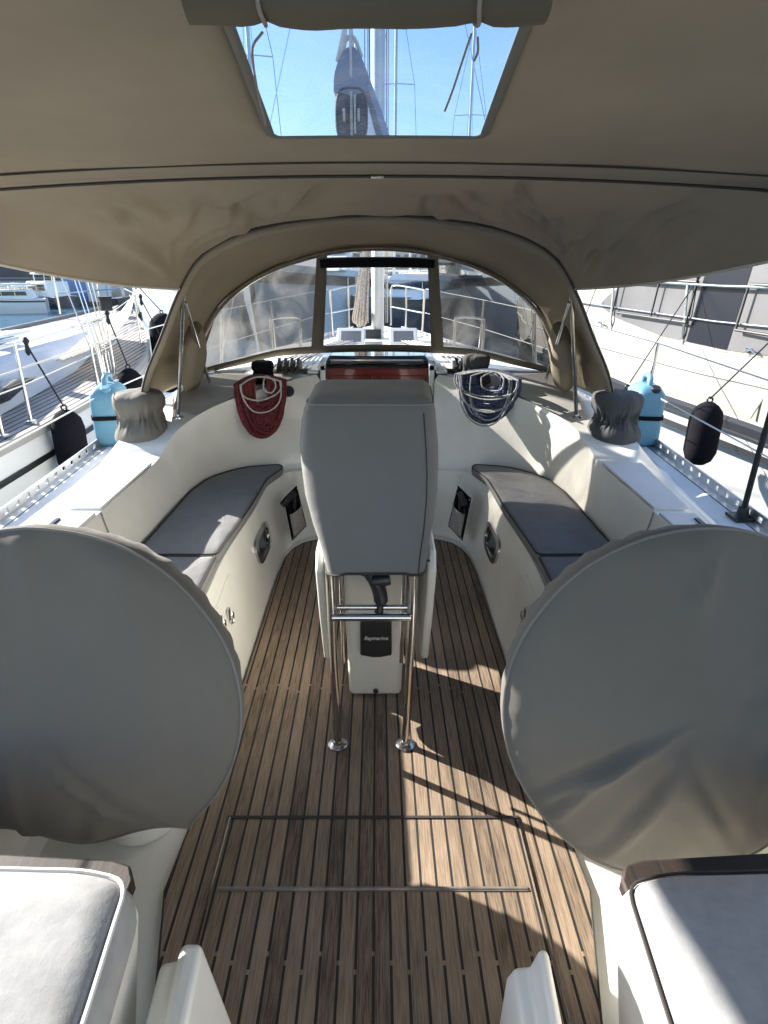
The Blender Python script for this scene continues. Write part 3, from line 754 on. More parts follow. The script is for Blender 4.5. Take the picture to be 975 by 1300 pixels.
for sx in (-1, 1):
    mb = MB(); x0 = -.205 if sx < 0 else .168; th_ = .028
    mb.prism([(1.80, .70), (1.86, .50), (1.97, .235), (2.00, .215), (2.05, .21), (2.12, .24), (2.32, .42), (2.85, .46), (2.92, .50), (2.92, .76), (1.84, .76)], 'x', x0, x0 + th_)
    rel(mb.build('table_leaf', GEL, tb, bevel=.010, segs=3), tb)
for x in (-.145, .103):
    mb = MB(); mb.tube(spl([(x, 1.765, 0), (x - (.006 if x < 0 else -.010), 1.765, .4), (x - (.010 if x < 0 else -.016), 1.77, .8), (x - (.010 if x < 0 else -.016), 1.84, .9)], 16), .0145, 14); p_ = rel(mb.build('guard_post', STEEL, tb), tb)
    mb = MB(); mb.lathe([(.036, 0), (.036, .006), (.030, .010), (.019, .014), (.018, .022)], (x, 1.765, 0), 24); f_ = rel(mb.build('post_flange', STEEL, tb), tb)
mb = MB(); mb.tube([(-.15, 1.757, .552), (.11, 1.757, .552)], .014, 14); mb.tube([(-.135, 1.78, .575), (.10, 1.78, .575)], .010, 12); rel(mb.build('crossbar', STEEL, tb), tb)
for sx in (-1, 1):
    x = -.118 if sx < 0 else .084
    mb = MB(); mb.tube([(x, 1.80, .34), (x - .004 * sx * -1, 1.80, .78)], .007, 10); rel(mb.build('inner_rail', STEEL, tb), tb)
mb = MB(); mb.tube(spl([(-.030, 1.80, .77), (-.030, 1.80, .70), (.0, 1.79, .655), (.012, 1.785, .60), (.004, 1.775, .555)], 14), [.02] * 6 + [.024] * 5 + [.015] * 3, 12)
mb.box((-.035, 1.80, .74), (.035, .03, .10)); mb.lathe([(.022, -.03), (.026, 0), (.022, .03)], (.012, 1.79, .675), 14, Matrix.Rotation(R(80), 4, 'Y'))
rel(mb.build('pivot_mount', BLACK, tb), tb)
mb = MB(); mb.add([(-.062, 2.008, .265), (.052, 2.008, .265), (.052, 1.996, .425), (-.062, 1.996, .425)], []); del mb
mb = MB(); mb.prism([(-.066, .232), (-.02, .222), (.012, .222), (.056, .232), (.054, .405), (-.064, .405)], 'y', 1.990, 2.022)
pl = rel(mb.build('instrument_cover', BLACK, tb, bevel=.006, segs=3), tb)
cu = bpy.data.curves.new('maker_lettering', 'FONT'); cu.body = 'Raymarine'; cu.size = .0215; cu.align_x = 'CENTER'; cu.extrude = .0006; cu.shear = .25; cu.offset = .0004
tx = bpy.data.objects.new('maker_lettering', cu); col.objects.link(tx); tx.location = (-.005, 1.9893, .305); tx.rotation_euler = (R(90), 0, 0)
dg = bpy.context.evaluated_depsgraph_get(); me = bpy.data.meshes.new_from_object(tx.evaluated_get(dg)); bpy.data.objects.remove(tx)
me.materials.clear(); me.materials.append(mat('lettering_white', (.7, .7, .7), .5)); tx = bpy.data.objects.new('maker_lettering', me); col.objects.link(tx)
tx.location = (-.005, 1.9893, .305); tx.rotation_euler = (R(90), 0, 0); tx.parent = pl
tx.matrix_parent_inverse = (Matrix.Translation(Vector(tb.location)) @ pl.matrix_parent_inverse).inverted()
mb = MB(); mb.lathe([(.011, 0), (.011, .004), (.006, .007)], (-.006, 2.028, .035), 14, Matrix.Rotation(R(90), 4, 'X')); rel(mb.build('drain_plug', BLACK, tb), tb)

# cover: soft box
def table_cover():
    mb = MB(); rows = []; n = 72
    # levels: (z, y_aft, y_fwd, halfwidth, centre x)
    lv = [(.745, 1.700, 2.96, .166, -.004), (.80, 1.715, 2.97, .178, -.008), (.87, 1.745, 2.96, .200, -.014), (.95, 1.79, 2.93, .219, -.020), (1.02, 1.835, 2.75, .226, -.023),
          (1.09, 1.885, 2.55, .226, -.024), (1.15, 1.935, 2.46, .222, -.024), (1.19, 1.965, 2.42, .218, -.023), (1.212, 1.985, 2.40, .212, -.022), (1.226, 2.01, 2.37, .200, -.022), (1.232, 2.045, 2.33, .18, -.02)]
    for z, ya, yf, hw, cx in lv:
        row = []
        for i in range(n):
            q = 2 * PI * (i + .5) / n; c_, s_ = math.cos(q), math.sin(q); e = .19
            x = cx + hw * (abs(c_) ** e) * (1 if c_ > 0 else -1)
            y = (ya + yf) / 2 + (yf - ya) / 2 * (abs(s_) ** e) * (1 if s_ > 0 else -1)
            d = noise.noise(Vector((x * 5, z * 5, 2 + y))) * .012 + noise.noise(Vector((x * 22, z * 7, y * 6))) * .005
            if s_ < 0 and abs(c_) < .95: y += d + .012 * math.sin((x) * 9) * (1.2 - z) * .6 + .010 * math.exp(-(((x - cx + .13) + (z - .95) * .25) / .018) ** 2) * ss(1.15, .85, z) - .010 * math.exp(-(((x - cx - .15) - (z - .95) * .2) / .02) ** 2) * ss(1.2, .9, z)
            else: x += d * 1.3 + .008 * math.sin(z * 34 + (x > 0) * 2) * ss(1.1, .95, z)
            zz = z + (.010 * math.cos(x * 9) - .02 * abs(x) / .2 if z < .76 else 0)
            row.append((x, y, zz))
        rows.append(row)
    mb.grid(rows, closed=True)
    cz = rows[-1]; k = len(mb.v)
    mid = []
    for f in (.3, .65, .9): mb.grid([[tuple(lerp(p[a], (0, 2.2, 1.238)[a], f0) for a in range(3)) for p in cz] for f0 in ((f - .35 if f < .5 else (.3 if f < .7 else .65)) if f > .3 else 0, f)], closed=True)
    last = [tuple(lerp(p[a], (0, 2.2, 1.238)[a], .9) for a in range(3)) for p in cz]; mb.add(last, [tuple(range(n))])
    o = mb.build('table_cover', GREY, smooth=70)
    # lower hump further forward
    tag(o, 'tall grey canvas cover over the instrument pod and centre table', 'table cover')
    for ii in (41, 67):
        pass
    ks = min(range(n), key=lambda i: abs(rows[0][i][0] - .125) + (0 if rows[0][i][1] < 1.9 else 9))
    mb = MB(); mb.tube([(r_[ks][0], r_[ks][1] - .001, r_[ks][2]) for r_ in rows[:8]], .0022, 6); mb.build('stitched_seam', PIPE, o)
    mb = MB(); mb.tube([(x, y, z + .001) for x, y, z in rows[8][36:72] + rows[8][:1]], .0025, 6); mb.build('top_seam', GREYC, o)
    mb = MB(); mb.tube([(x, y - .002, z) for x, y, z in rows[0]], .004, 6, closed=True); h = mb.build('hem_piping', PIPE, o)
    mb = MB(); pts = [(.105, 1.708, .79), (.125, 1.75, .88), (.150, 1.80, .99), (.175, 1.855, 1.07)]
    return o
table_cover()

# ------------------------------------------------------------------ bulkhead pockets and winch handle
for sx in (-1, 1):
    th = thing('storage_pocket', 'black-edged mesh pocket on the left seat front, a winch handle in it' if sx < 0 else 'black-edged mesh pocket on the right seat front beside the blue cushion', 'storage pocket', (sx * .55, 3.46, .12), 'mesh pockets either side of the table')
    if sx > 0: th['label'] = 'black-edged mesh pocket on the right seat front, right of the table cover'
    a = Vector((-.582, 3.37, .365)); b = Vector((-.527, 3.53, .385)); c_ = Vector((-.545, 3.36, .10)); d_ = Vector((-.478, 3.52, .125))
    # plane pushed inboard from the moulding
    off = Vector((.035, -.03, 0))
    q = [Vector((p.x * (-sx) , p.y, p.z)) + Vector((off.x * (-sx), off.y, 0)) for p in (a, b, d_, c_)]
    nrm = (q[1] - q[0]).cross(q[3] - q[0]).normalized()
    if nrm.y > 0: nrm = -nrm
    mb = MB(); mb.add([p for p in q] + [p + nrm * .006 for p in q], [(0, 1, 2, 3), (7, 6, 5, 4), (0, 4, 5, 1), (1, 5, 6, 2), (2, 6, 7, 3), (3, 7, 4, 0)])
    rel(mb.build('backing', BLACKF, th), th)
    i = [q[0].lerp(q[3], .42).lerp(q[1].lerp(q[2], .36), .10), q[1].lerp(q[2], .36).lerp(q[0].lerp(q[3], .42), .10), q[2].lerp(q[3], .08).lerp(q[1], .04), q[3].lerp(q[2], .10).lerp(q[0], .04)]
    rows = []
    for r_ in range(9):
        t = r_ / 8; A = i[0].lerp(i[3], t); B = i[1].lerp(i[2], t)
        rows.append([A.lerp(B, s / 8) + nrm * (.008 + .035 * math.sin(PI * s / 8) ** .7 * (1 - t * .75) + .004 * noise.noise(Vector((s, r_, sx)))) for s in range(9)])
    mb = MB(); mb.grid(rows); rel(mb.build('mesh_pouch', MESHP, th, smooth=60, solid=.003), th)
    for p in q:
        mb = MB(); mb.lathe([(.006, 0), (.006, .003)], p + nrm * .007 + (sum(q, Vector()) / 4 - p).normalized() * .014, 10, nrm.to_track_quat('Z', 'Y').to_matrix().to_4x4()); rel(mb.build('press_stud', STEEL, th), th)
    top = q[0].lerp(q[1], .45) + nrm * .03
    th2 = thing('winch_handle', 'black winch handle standing in the left mesh pocket' if sx < 0 else 'black winch handle standing in the right mesh pocket', 'winch handle', tuple(top + Vector((0, 0, -.15))), 'winch handles in the mesh pockets')
    e = top + Vector((-.05 * (1 if sx < 0 else .3) * (1 if sx < 0 else -1) * 1, -.05, -.045))
    mb = MB(); mb.tube([top + Vector((0, 0, -.14)), top + Vector((0, 0, -.02)), top.lerp(e, .4) + Vector((0, 0, .0))], .012, 12); rel(mb.build('shaft', BLACK, th2), th2)
    mb = MB(); mb.tube([top + nrm * .01, e], .017, 12); mb.lathe([(.019, -.02), (.022, 0), (.019, .02)], e, 12, (e - top).to_track_quat('Z', 'Y').to_matrix().to_4x4()); rel(mb.build('grip', BLACK, th2), th2)

# ------------------------------------------------------------------ winches under covers
def winch_cover(x, y, z, s, m, label, seed, h=.21):
    th = thing('covered_winch', label, 'winch', (x, y, z), 'winches under grey fabric covers')
    mb = MB(); n = 144; rows = []
    for (zz, r) in ((0, .122), (.02, .124), (.04, .119), (.055, .112), (.07, .103), (.085, .095), (.095, .090), (.105, .088), (.115, .091), (.125, .096), (.14, .104), (.15, .107), (.17, .110), (.185, .110), (.197, .105), (.205, .098), (.214, .07), (.216, .03)):
        row = []
        for i in range(n):
            q = 2 * PI * i / n
            am = .014 * math.exp(-((zz - .10) / .035) ** 2) + .0015
            k = r + .004 * math.exp(-((zz - .10) / .03) ** 2) * math.sin(q * 37 + 4 * noise.noise(Vector((math.cos(q) * 3, math.sin(q) * 3, zz * 20)))) + am * (math.sin(q * 11 + 9 * noise.noise(Vector((math.cos(q) * 2.2, math.sin(q) * 2.2, seed + zz * 7)))) * .6 + .7 * noise.noise(Vector((math.cos(q) * 7, math.sin(q) * 7, zz * 14 + seed)))) + .010 * noise.noise(Vector((math.cos(q) * 1.7, math.sin(q) * 1.7, zz * 9 + seed)))
            row.append((k * s * math.cos(q), k * s * math.sin(q), zz * s * h / .21 + .006 * noise.noise(Vector((q * 2, zz * 20, seed)))))
        rows.append(row)
    mb.grid(rows, closed=True); mb.add(rows[-1], [tuple(range(n))])
    mb.build('fabric_cover', m, th, smooth=80)
    mb = MB(); mb.lathe([(.075 * s, 0), (.055 * s, .05 * s), (.05 * s, .10 * s), (.065 * s, .14 * s)], (0, 0, -.02), 20); mb.build('drum', STEEL, th)
    return th
winch_cover(-1.275, 3.26, .755, 1.18, mat('taupe_cover', (.15, .14, .12), .9, var=.08, bump=.2, bscale=400), 'grey gathered winch cover on the left coaming beside the blue jerrycan', 1)
winch_cover(1.275, 3.24, .755, 1.18, mat('dark_grey_cover', (.075, .075, .078), .9, var=.08, bump=.2, bscale=400), 'grey gathered winch cover on the right coaming beside the blue jerrycan', 5)
winch_cover(-.70, 3.80, .955, .60, BLACKF, 'dark cloth-covered winch with red rope hung on it', 8)
winch_cover(.60, 3.80, .955, .78, mat('charcoal_cover', (.05, .05, .05), .9, bump=.2, bscale=400), 'charcoal cloth-covered winch with navy rope hung on it', 12)

# ------------------------------------------------------------------ rope bundles
def loops(name, ctr, axis_dir, specs, label, group, mats, rr=.0065, r2=None):
    """specs: list of (half width, drop, jitter, material idx)"""
    th = thing(name, label, 'rope', ctr, group)
    ax = Vector(axis_dir).normalized(); nr = Vector((-ax.y, ax.x, 0));
    if nr.y > 0: nr = -nr
    by = {}
    for k, (hw, drop, dep, mi, sh) in enumerate(specs):
        pts = []
        n = 26
        for i in range(n):
            t = i / (n - 1); q = PI * t
            x = -hw * math.cos(q) * (1 + .12 * math.sin(q)); z = -drop * math.sin(q) ** .8
            jit = .012 * noise.noise(Vector((t * 3.3, k * 1.7, 3)))
            pts.append(ax * (x + sh + jit) + nr * (dep + .012 * math.sin(q) + jit) + Vector((0, 0, z + .012 * noise.noise(Vector((k, 2, t * 2))))))
        # over the top
        a, b = pts[-1], pts[0]
        for i in range(1, 8):
            t = i / 8; pts.append(a.lerp(b, t) + Vector((0, 0, .03 * math.sin(PI * t))) - nr * (.04 * math.sin(PI * t)))
        by.setdefault(mi, MB()).tube(pts, r2 if (mi and r2) else rr, 7, closed=True)
    for mi, mb in by.items():
        mb.build('rope_hank', mats[mi], th)
    return th
rnd = random.Random(3)
sp = [(.05 + .10 * rnd.random(), .12 + .21 * rnd.random(), .0 + .03 * rnd.random(), 0, .012 * rnd.random()) for _ in range(52)]
sp += [(.13, .31, .02, 0, 0), (.14, .325, .03, 0, 0), (.145, .315, .035, 0, 0), (.12, .30, .04, 0, 0.01), (.15, .30, .02, 0, 0)]
sp += [(.125, .095, .052, 1, -.004), (.118, .170, .056, 1, -.002), (.035, .06, .05, 1, .05)]
loops('rope_coil', (-.70, 3.62, .99), (.84, .54, 0), sp, 'coil of red rope with white strands hung on the left bulkhead', 'rope coils hung on the bulkhead', [REDR, WHITER], .0085, .0045)
sp = [(.08 + .11 * rnd.random(), .06 + .22 * rnd.random(), .03 * rnd.random(), 0, .012 * rnd.random()) for _ in range(50)]
sp += [(.19, .11, .05, 1, .01), (.192, .125, .053, 1, .0), (.18, .19, .05, 1, .012), (.175, .20, .055, 1, .02), (.12, .245, .055, 1, .03), (.16, .285, .05, 1, -.002), (.07, .07, .06, 1, .05)]
loops('rope_coil', (.655, 3.64, 1.02), (.84, -.54, 0), sp, 'coil of navy blue rope with grey strands hung on the right bulkhead', 'rope coils hung on the bulkhead', [NAVYR, FLECKR], .0085, .0045)

# ------------------------------------------------------------------ jerrycans
def jerry(sx):
    lab = 'pale blue jerrycan strapped at the left rail, behind the taupe winch cover' if sx < 0 else 'pale blue jerrycan with a black cap, strapped at the right rail'
    th = thing('jerrycan', lab, 'jerrycan', (sx * 1.665, 3.80 - .0, .585), 'blue jerrycans lashed to the rails', rz=sx * R(-8))
    mb = MB(); w_, d_ = .185, .30; H_ = .36; n = 48; rows = []
    for z, kw, kd, oy in ((0, .86, .88, 0), (.012, .97, .96, 0), (.03, 1, 1, 0), (.15, 1, 1, 0), (.165, .975, .98, 0), (.185, .975, .98, 0), (.20, 1, 1, 0), (.28, 1, 1, 0), (.315, .95, .96, 0), (.345, .72, .80, 0), (.358, .5, .62, 0), (.362, .3, .4, 0)):
        row = []
        for i in range(n):
            q = 2 * PI * (i + .5) / n; c_, s_ = math.cos(q), math.sin(q); e = .42
            row.append((w_ / 2 * kw * abs(c_) ** e * (1 if c_ > 0 else -1), d_ / 2 * kd * abs(s_) ** e * (1 if s_ > 0 else -1), z))
        rows.append(row)
    mb.grid(rows, closed=True); mb.add(rows[0][::-1], [tuple(range(n))]); mb.add(rows[-1], [tuple(range(n))])
    mb.build('can_body', BLUEJ, th, smooth=50)
    mb = MB(); mb.tube(spl([(0, -.06, .335), (0, -.045, .395), (0, 0, .408), (0, .07, .40), (0, .10, .34)], 18), .016, 10); mb.build('carrying_handle', BLUEJ, th)
    mb = MB(); mb.lathe([(.028, 0), (.030, .008), (.030, .028), (.024, .034)], (0.02, -.105, .33), 18, Matrix.Rotation(R(20), 4, 'X')); mb.build('screw_cap', BLACK if sx > 0 else BLUEJ, th)
    mb = MB(); k = 1.03
    mb.grid([[(w_ / 2 * k * abs(math.cos(q)) ** .42 * (1 if math.cos(q) > 0 else -1), d_ / 2 * k * abs(math.sin(q)) ** .42 * (1 if math.sin(q) > 0 else -1), z) for q in [2 * PI * (i + .5) / n for i in range(n)]] for z in (.165, .19)], closed=True)
    mb.build('lashing_strap', BLACKF, th, smooth=50, solid=.004)
for sx in (-1, 1): jerry(sx)

# ------------------------------------------------------------------ sprayhood
A_ = [(-1.285, 3.27, .90), (-1.185, 3.19, 1.11), (-1.065, 3.13, 1.30), (-.950, 3.10, 1.50), (-.842, 3.10, 1.65), (-.70, 3.10, 1.735), (-.52, 3.10, 1.79), (-.26, 3.10, 1.827), (0, 3.10, 1.839)]
B_ = [(-1.22, 3.84, .93), (-1.165, 3.86, 1.08), (-1.085, 3.88, 1.22), (-.985, 3.90, 1.375), (-.84, 3.90, 1.50), (-.68, 3.90, 1.59), (-.50, 3.90, 1.655), (-.26, 3.90, 1.712), (0, 3.90, 1.730)]
C_ = [(-1.21, 3.88, .935), (-1.21, 3.90, .94), (-1.21, 3.92, .945), (-1.19, 3.97, .955), (-1.10, 4.06, .972), (-.92, 4.17, 1.0), (-.66, 4.28, 1.045), (-.33, 4.33, 1.06), (0, 4.34, 1.065)]
def full(L): return L + [(-p[0], p[1], p[2]) for p in L[-2::-1]]
NA = 129
A = spl(full(A_), NA); B = spl(full(B_), NA); Cc = spl(full(C_), NA)
hood = thing('sprayhood', 'taupe canvas sprayhood with clear windows over the companionway', 'sprayhood', (0, 3.6, .95))
rows = []
for k in range(17):
    t = k / 16; row = []
    for i in range(NA):
        p = A[i].lerp(B[i], t); bul = math.sin(PI * t) * .035
        d = Vector((p.x * .9, 0, 1.0)).normalized()
        p = p + d * bul * (1 if p.z > 1.1 else .5) + d * .008 * noise.noise(Vector((p.x * 4, p.y * 5, p.z * 3)))
        row.append(p)
    rows.append(row)
mb = MB(); mb.grid(rows); rel(mb.build('canvas_top', CANVAS, hood, smooth=80, solid=.003), hood)
# window wall
NV = 26
posts = (0.422, 0.578); pw = .0085
pane = {0: MB(), 1: MB(), 2: MB()}; frame = MB()
G = [[None] * NA for _ in range(NV + 1)]
for k in range(NV + 1):
    t = k / NV
    for i in range(NA):
        p = B[i].lerp(Cc[i], t); G[k][i] = p + Vector((0, .02 * math.sin(PI * t), 0)) + Vector((0, .006, 0)) * noise.noise(Vector((p.x * 6, p.z * 4, 9)))
for k in range(NV):
    t = (k + .5) / NV
    for i in range(NA - 1):
        u = (i + .5) / (NA - 1)
        a = [G[k][i], G[k][i + 1], G[k + 1][i + 1], G[k + 1][i]]
        fr_ = t < .045 or t > .915 or abs(u - posts[0]) < pw or abs(u - posts[1]) < pw or u < .20 or u > .80
        cen = posts[0] < u < posts[1]
        if fr_: frame.add(a, [(0, 1, 2, 3)])
        else: pane[0 if u < posts[0] else (1 if cen else 2)].add(a, [(0, 1, 2, 3)])
rel(frame.build('window_surround', CANVASD, hood, smooth=80, solid=.004), hood)
for k, m in ((0, VINYLS), (1, VINYLC), (2, VINYLS)): rel(pane[k].build('clear_window', m, hood, smooth=80), hood)
# rolled flap over the centre pane
mb = MB(); zz = 1.632; mb.tube([(x, 3.955, zz + .006 * math.cos(x * 4)) for x in [-.34 + .68 * i / 12 for i in range(13)]], .030, 12); rel(mb.build('rolled_flap', BLACKF, hood), hood)
# skirt below windows
# tubes
mb = MB(); mb.tube([p + Vector((0, .02, -.018)) for p in A], .021, 12); rel(mb.build('aft_hoop_sleeve', CANVAS, hood), hood)
mb = MB(); mb.tube([p + Vector((-.02 * (1 if p.x > 0 else -1) * min(1, abs(p.x)), -.03, -.02)) for p in B[10:-10]], .012, 10); rel(mb.build('forward_hoop', STEEL, hood), hood)
mb = MB(); mb.tube([p + Vector((0, -.004, 0)) for p in A], .0065, 8); mb.tube([p + Vector((0, .045, -.004)) for p in A[24:-24]], .0035, 6); rel(mb.build('hem_piping', PIPE, hood), hood)
for sx in (-1, 1):
    mb = MB(); mb.tube([(sx * .93, 3.12, 1.50), (sx * 1.075, 3.26, .862)], .010, 10); mb.tube([(sx * .93, 3.13, 1.46), (sx * 1.02, 3.75, .965)], .009, 10)
    mb.lathe([(.03, 0), (.03, .006), (.014, .012), (.013, .03)], (sx * 1.075, 3.26, .862), 14)
    rel(mb.build('support_strut', STEEL, hood), hood)
    # gathered inner sleeve where the hoops meet
    mb = MB(); rows = []
    for k in range(8):
        t = k / 7; c0 = Vector((sx * lerp(.99, 1.10, t), lerp(3.45, 3.66, t), lerp(1.30, .98, t))); r_ = .012 + .06 * math.sin(PI * min(1, t * .8 + .06)) ** .5
        rows.append([c0 + Vector((math.cos(q) * r_ * (1 + .1 * math.sin(q * 5 + t * 4)), math.sin(q) * r_ * 1.6, .04 * math.sin(q))) for q in [2 * PI * i / 20 for i in range(20)]])
    mb.grid(rows, closed=True); mb.add(rows[0], [tuple(range(20))]); mb.add(rows[-1], [tuple(range(20))]); rel(mb.build('rolled_side_flap', CANVAS, hood, smooth=80), hood)

# ------------------------------------------------------------------ bimini
bim = thing('bimini', 'taupe canvas bimini overhead with a clear skylight and rolled blind', 'bimini', (0, .6, 1.9))
def bz(X, Y):
    cen = interp([(-1.0, 1.97), (-.4, 2.02), (.3, 2.03), (.9, 2.0), (1.2, 1.955), (1.54, 1.900), (1.9, 1.874)], Y)
    a = abs(X); return cen - .030 * a ** 2 - lerp(.14, .165, ss(1.55, 1.88, Y)) * ss(1.07, 1.26, a)
EDGEX = 1.235
def wv(Y): return lerp(.206, .230, (Y - .75) / (1.545 - .75))
Yr = [-.95, -.6, -.2, .2, .5, .65, .75, .85, .95, 1.05, 1.15, 1.25, 1.35, 1.45, 1.545, 1.6, 1.7, 1.8, 1.9]
def colsX(Y):
    w0 = wv(Y); out = []
    for k in range(16): out.append(lerp(-EDGEX, -w0, k / 15))
    for k in range(1, 9): out.append(lerp(-w0, w0, k / 8))
    for k in range(1, 16): out.append(lerp(w0, EDGEX, k / 15))
    return out
cv = MB(); pn = MB()
def bp_(X, Y): return Vector((X, Y, bz(X, Y) + .004 * noise.noise(Vector((X * 2.5, Y * 2.5, 1))) * (abs(X) > .3)))
for a in range(len(Yr) - 1):
    X0, X1 = colsX(Yr[a]), colsX(Yr[a + 1])
    for j in range(len(X0) - 1):
        q = [bp_(X0[j], Yr[a]), bp_(X0[j + 1], Yr[a]), bp_(X1[j + 1], Yr[a + 1]), bp_(X1[j], Yr[a + 1])]
        inw = 15 <= j < 23 and .75 <= (Yr[a] + Yr[a + 1]) / 2 <= 1.545
        (pn if inw else cv).add(q, [(0, 1, 2, 3)])
rel(cv.build('canvas_roof', CANVAS, bim, smooth=60, solid=.002), bim)
rel(pn.build('skylight_pane', VINYL, bim, smooth=60), bim)
# binding around skylight, corner fillets
mb = MB()
Y0, Y1 = .75, 1.545
def strip(pts, nrmw):
    r1 = [Vector((x, y, bz(x, y) - .004)) for x, y in pts]; r2 = [Vector((x + nrmw[i][0], y + nrmw[i][1], bz(x, y) - .004)) for i, (x, y) in enumerate(pts)]
    mb.grid([r1, r2])
for sx in (-1, 1):
    ys_ = [lerp(Y0, Y1 - .03, i / 14) for i in range(15)]
    pts = [(sx * wv(y), y) for y in ys_]
    cx0, cy0 = sx * (wv(Y1) - .03), Y1 - .03
    for q in range(1, 9):
        an = PI / 2 * q / 8; pts.append((cx0 + sx * .03 * math.cos(an), cy0 + .03 * math.sin(an)))
    pts += [(lerp(cx0, 0, k / 6), Y1) for k in range(1, 7)]
    inner = []; n_ = len(pts)
    offs = []
    for i in range(n_):
        a_ = Vector(pts[max(i - 1, 0)]); b_ = Vector(pts[min(i + 1, n_ - 1)]); t = (b_ - a_).normalized(); nn = Vector((-t.y, t.x)) * (1 if sx > 0 else -1)
        offs.append((-nn.x * .009 * -1, -nn.y * .009 * -1))
    strip(pts, offs)
    offs2 = [(-o[0] * .9, -o[1] * .9) for o in offs]; strip(pts, offs2)
    # fillet of canvas in the corner
    cpts = [Vector((sx * wv(Y1), Y1))] + [Vector(p) for p in pts[14:24]]
    mb.add([(p.x, p.y, bz(p.x, p.y) - .003) for p in cpts], [tuple(range(len(cpts)))])
rel(mb.build('skylight_binding', mat('binding', (.13, .125, .105), .8), bim, smooth=60, solid=.003, off=1), bim)
# rolled blind with ties
roll = MB(); rows = []
Lr = (-.248, .222)
for k in range(29):
    x = lerp(Lr[0], Lr[1], k / 28); pinch = 1 - .22 * math.exp(-((x + .150) / .012) ** 2) - .22 * math.exp(-((x - .132) / .012) ** 2)
    sag = -.004 * math.sin(PI * k / 28)
    rows.append([(x, .995 + .034 * pinch * math.cos(q), 1.966 + sag + .028 * pinch * math.sin(q) * (1 + .16 * noise.noise(Vector((x * 14, math.cos(q) * 1.5, math.sin(q) * 1.5))))) for q in [2 * PI * i / 20 for i in range(20)]])
roll.grid(rows, closed=True)
for sgn, e in ((-1, rows[0]), (1, rows[-1])):
    c0 = Vector((e[0][0], .995, 1.966))
    prev = [Vector(p) for p in e]
    for k, (f, d) in enumerate(((.86, 0), (.82, .004), (.62, .004), (.58, 0), (.38, 0), (.34, .004), (.12, .004))):
        cur = [c0.lerp(Vector(p), f) - Vector((sgn * d, 0, 0)) for p in e]; roll.grid([prev, cur], closed=True); prev = cur
    roll.add(prev, [tuple(range(len(prev)))])
rb = rel(roll.build('rolled_blind', mat('blind_canvas', (.085, .076, .050), .85, var=.1, bump=.2, bscale=300), bim, smooth=60), bim)
for x, tails in ((-.150, [[(-.155, 1.015, 1.935), (-.173, 1.03, 1.92), (-.174, 1.05, 1.885), (-.170, 1.06, 1.855), (-.165, 1.062, 1.835)]]),
                 (.132, [[(.128, 1.02, 1.935), (.118, 1.035, 1.905), (.108, 1.045, 1.875), (.098, 1.05, 1.850)], [(.136, 1.015, 1.93), (.138, 1.02, 1.915), (.134, 1.025, 1.905)]])):
    mb = MB(); mb.tube([(x + .002 * math.sin(q * 3), .995 + .031 * math.cos(q), 1.966 + .028 * math.sin(q)) for q in [2 * PI * i / 24 for i in range(24)]], .003, 8, closed=True)
    for tl in tails: mb.tube(spl(tl, 14), .0018, 6)
    rel(mb.build('blind_tie', mat('tie_tape', (.22, .20, .17), .8), bim), bim)
# bows (frame tubes)
for Y in (1.90, .45, -.75):
    mb = MB(); pts = [(X, Y, bz(X, Y) + .023) for X in [lerp(-EDGEX, EDGEX, i / 40) for i in range(41)]]
    if Y < 1.8: pts = [(x, y, z - .034) for x, y, z in pts] if Y < .4 else pts
    mb.tube(pts, .0125, 10); rel(mb.build('bow_tube', STEEL, bim), bim)
for sx in (-1, 1):
    mb = MB(); mb.tube([(sx * 1.235, -.75, 1.74), (sx * 1.40, -.9, .7)], .0125, 10); mb.tube([(sx * 1.235, .45, 1.79), (sx * 1.42, -.72, .72)], .0125, 10)
    rel(mb.build('bow_leg', STEEL, bim), bim)
# front band with zip, panel to the sprayhood
FX = [lerp(-EDGEX, EDGEX, i / 96) for i in range(97)]
F = [Vector((X, 1.90, bz(X, 1.9))) for X in FX]
# arch section used by panel
i0 = min(range(NA // 2), key=lambda i: abs(A[i].z - 1.515)); AA = A[i0:NA - i0]
import bisect
def resamp(L, n):
    d = [0]
    for a, b in zip(L, L[1:]): d.append(d[-1] + (b - a).length)
    out = []
    for i in range(n):
        s = d[-1] * i / (n - 1); k = min(max(bisect.bisect_right(d, s) - 1, 0), len(L) - 2); out.append(L[k].lerp(L[k + 1], (s - d[k]) / max(1e-9, d[k + 1] - d[k])))
    return out
Fr = resamp(F, 97); Ar = resamp(AA, 97)
fr_r = random.Random(17); FOLDS = []
for k in range(30):
    su = fr_r.uniform(.10, .46); t0 = fr_r.uniform(.02, .55); L_ = fr_r.uniform(.25, .6)
    FOLDS.append((k % 2, su * 2.4, t0 * 1.2, (su - fr_r.uniform(.03, .13)) * 2.4, min(1.15, (t0 + L_) * 1.2), fr_r.uniform(.012, .028), fr_r.uniform(.016, .032)))
Fr = resamp(F, 193); Ar = resamp(AA, 193)
rows = []
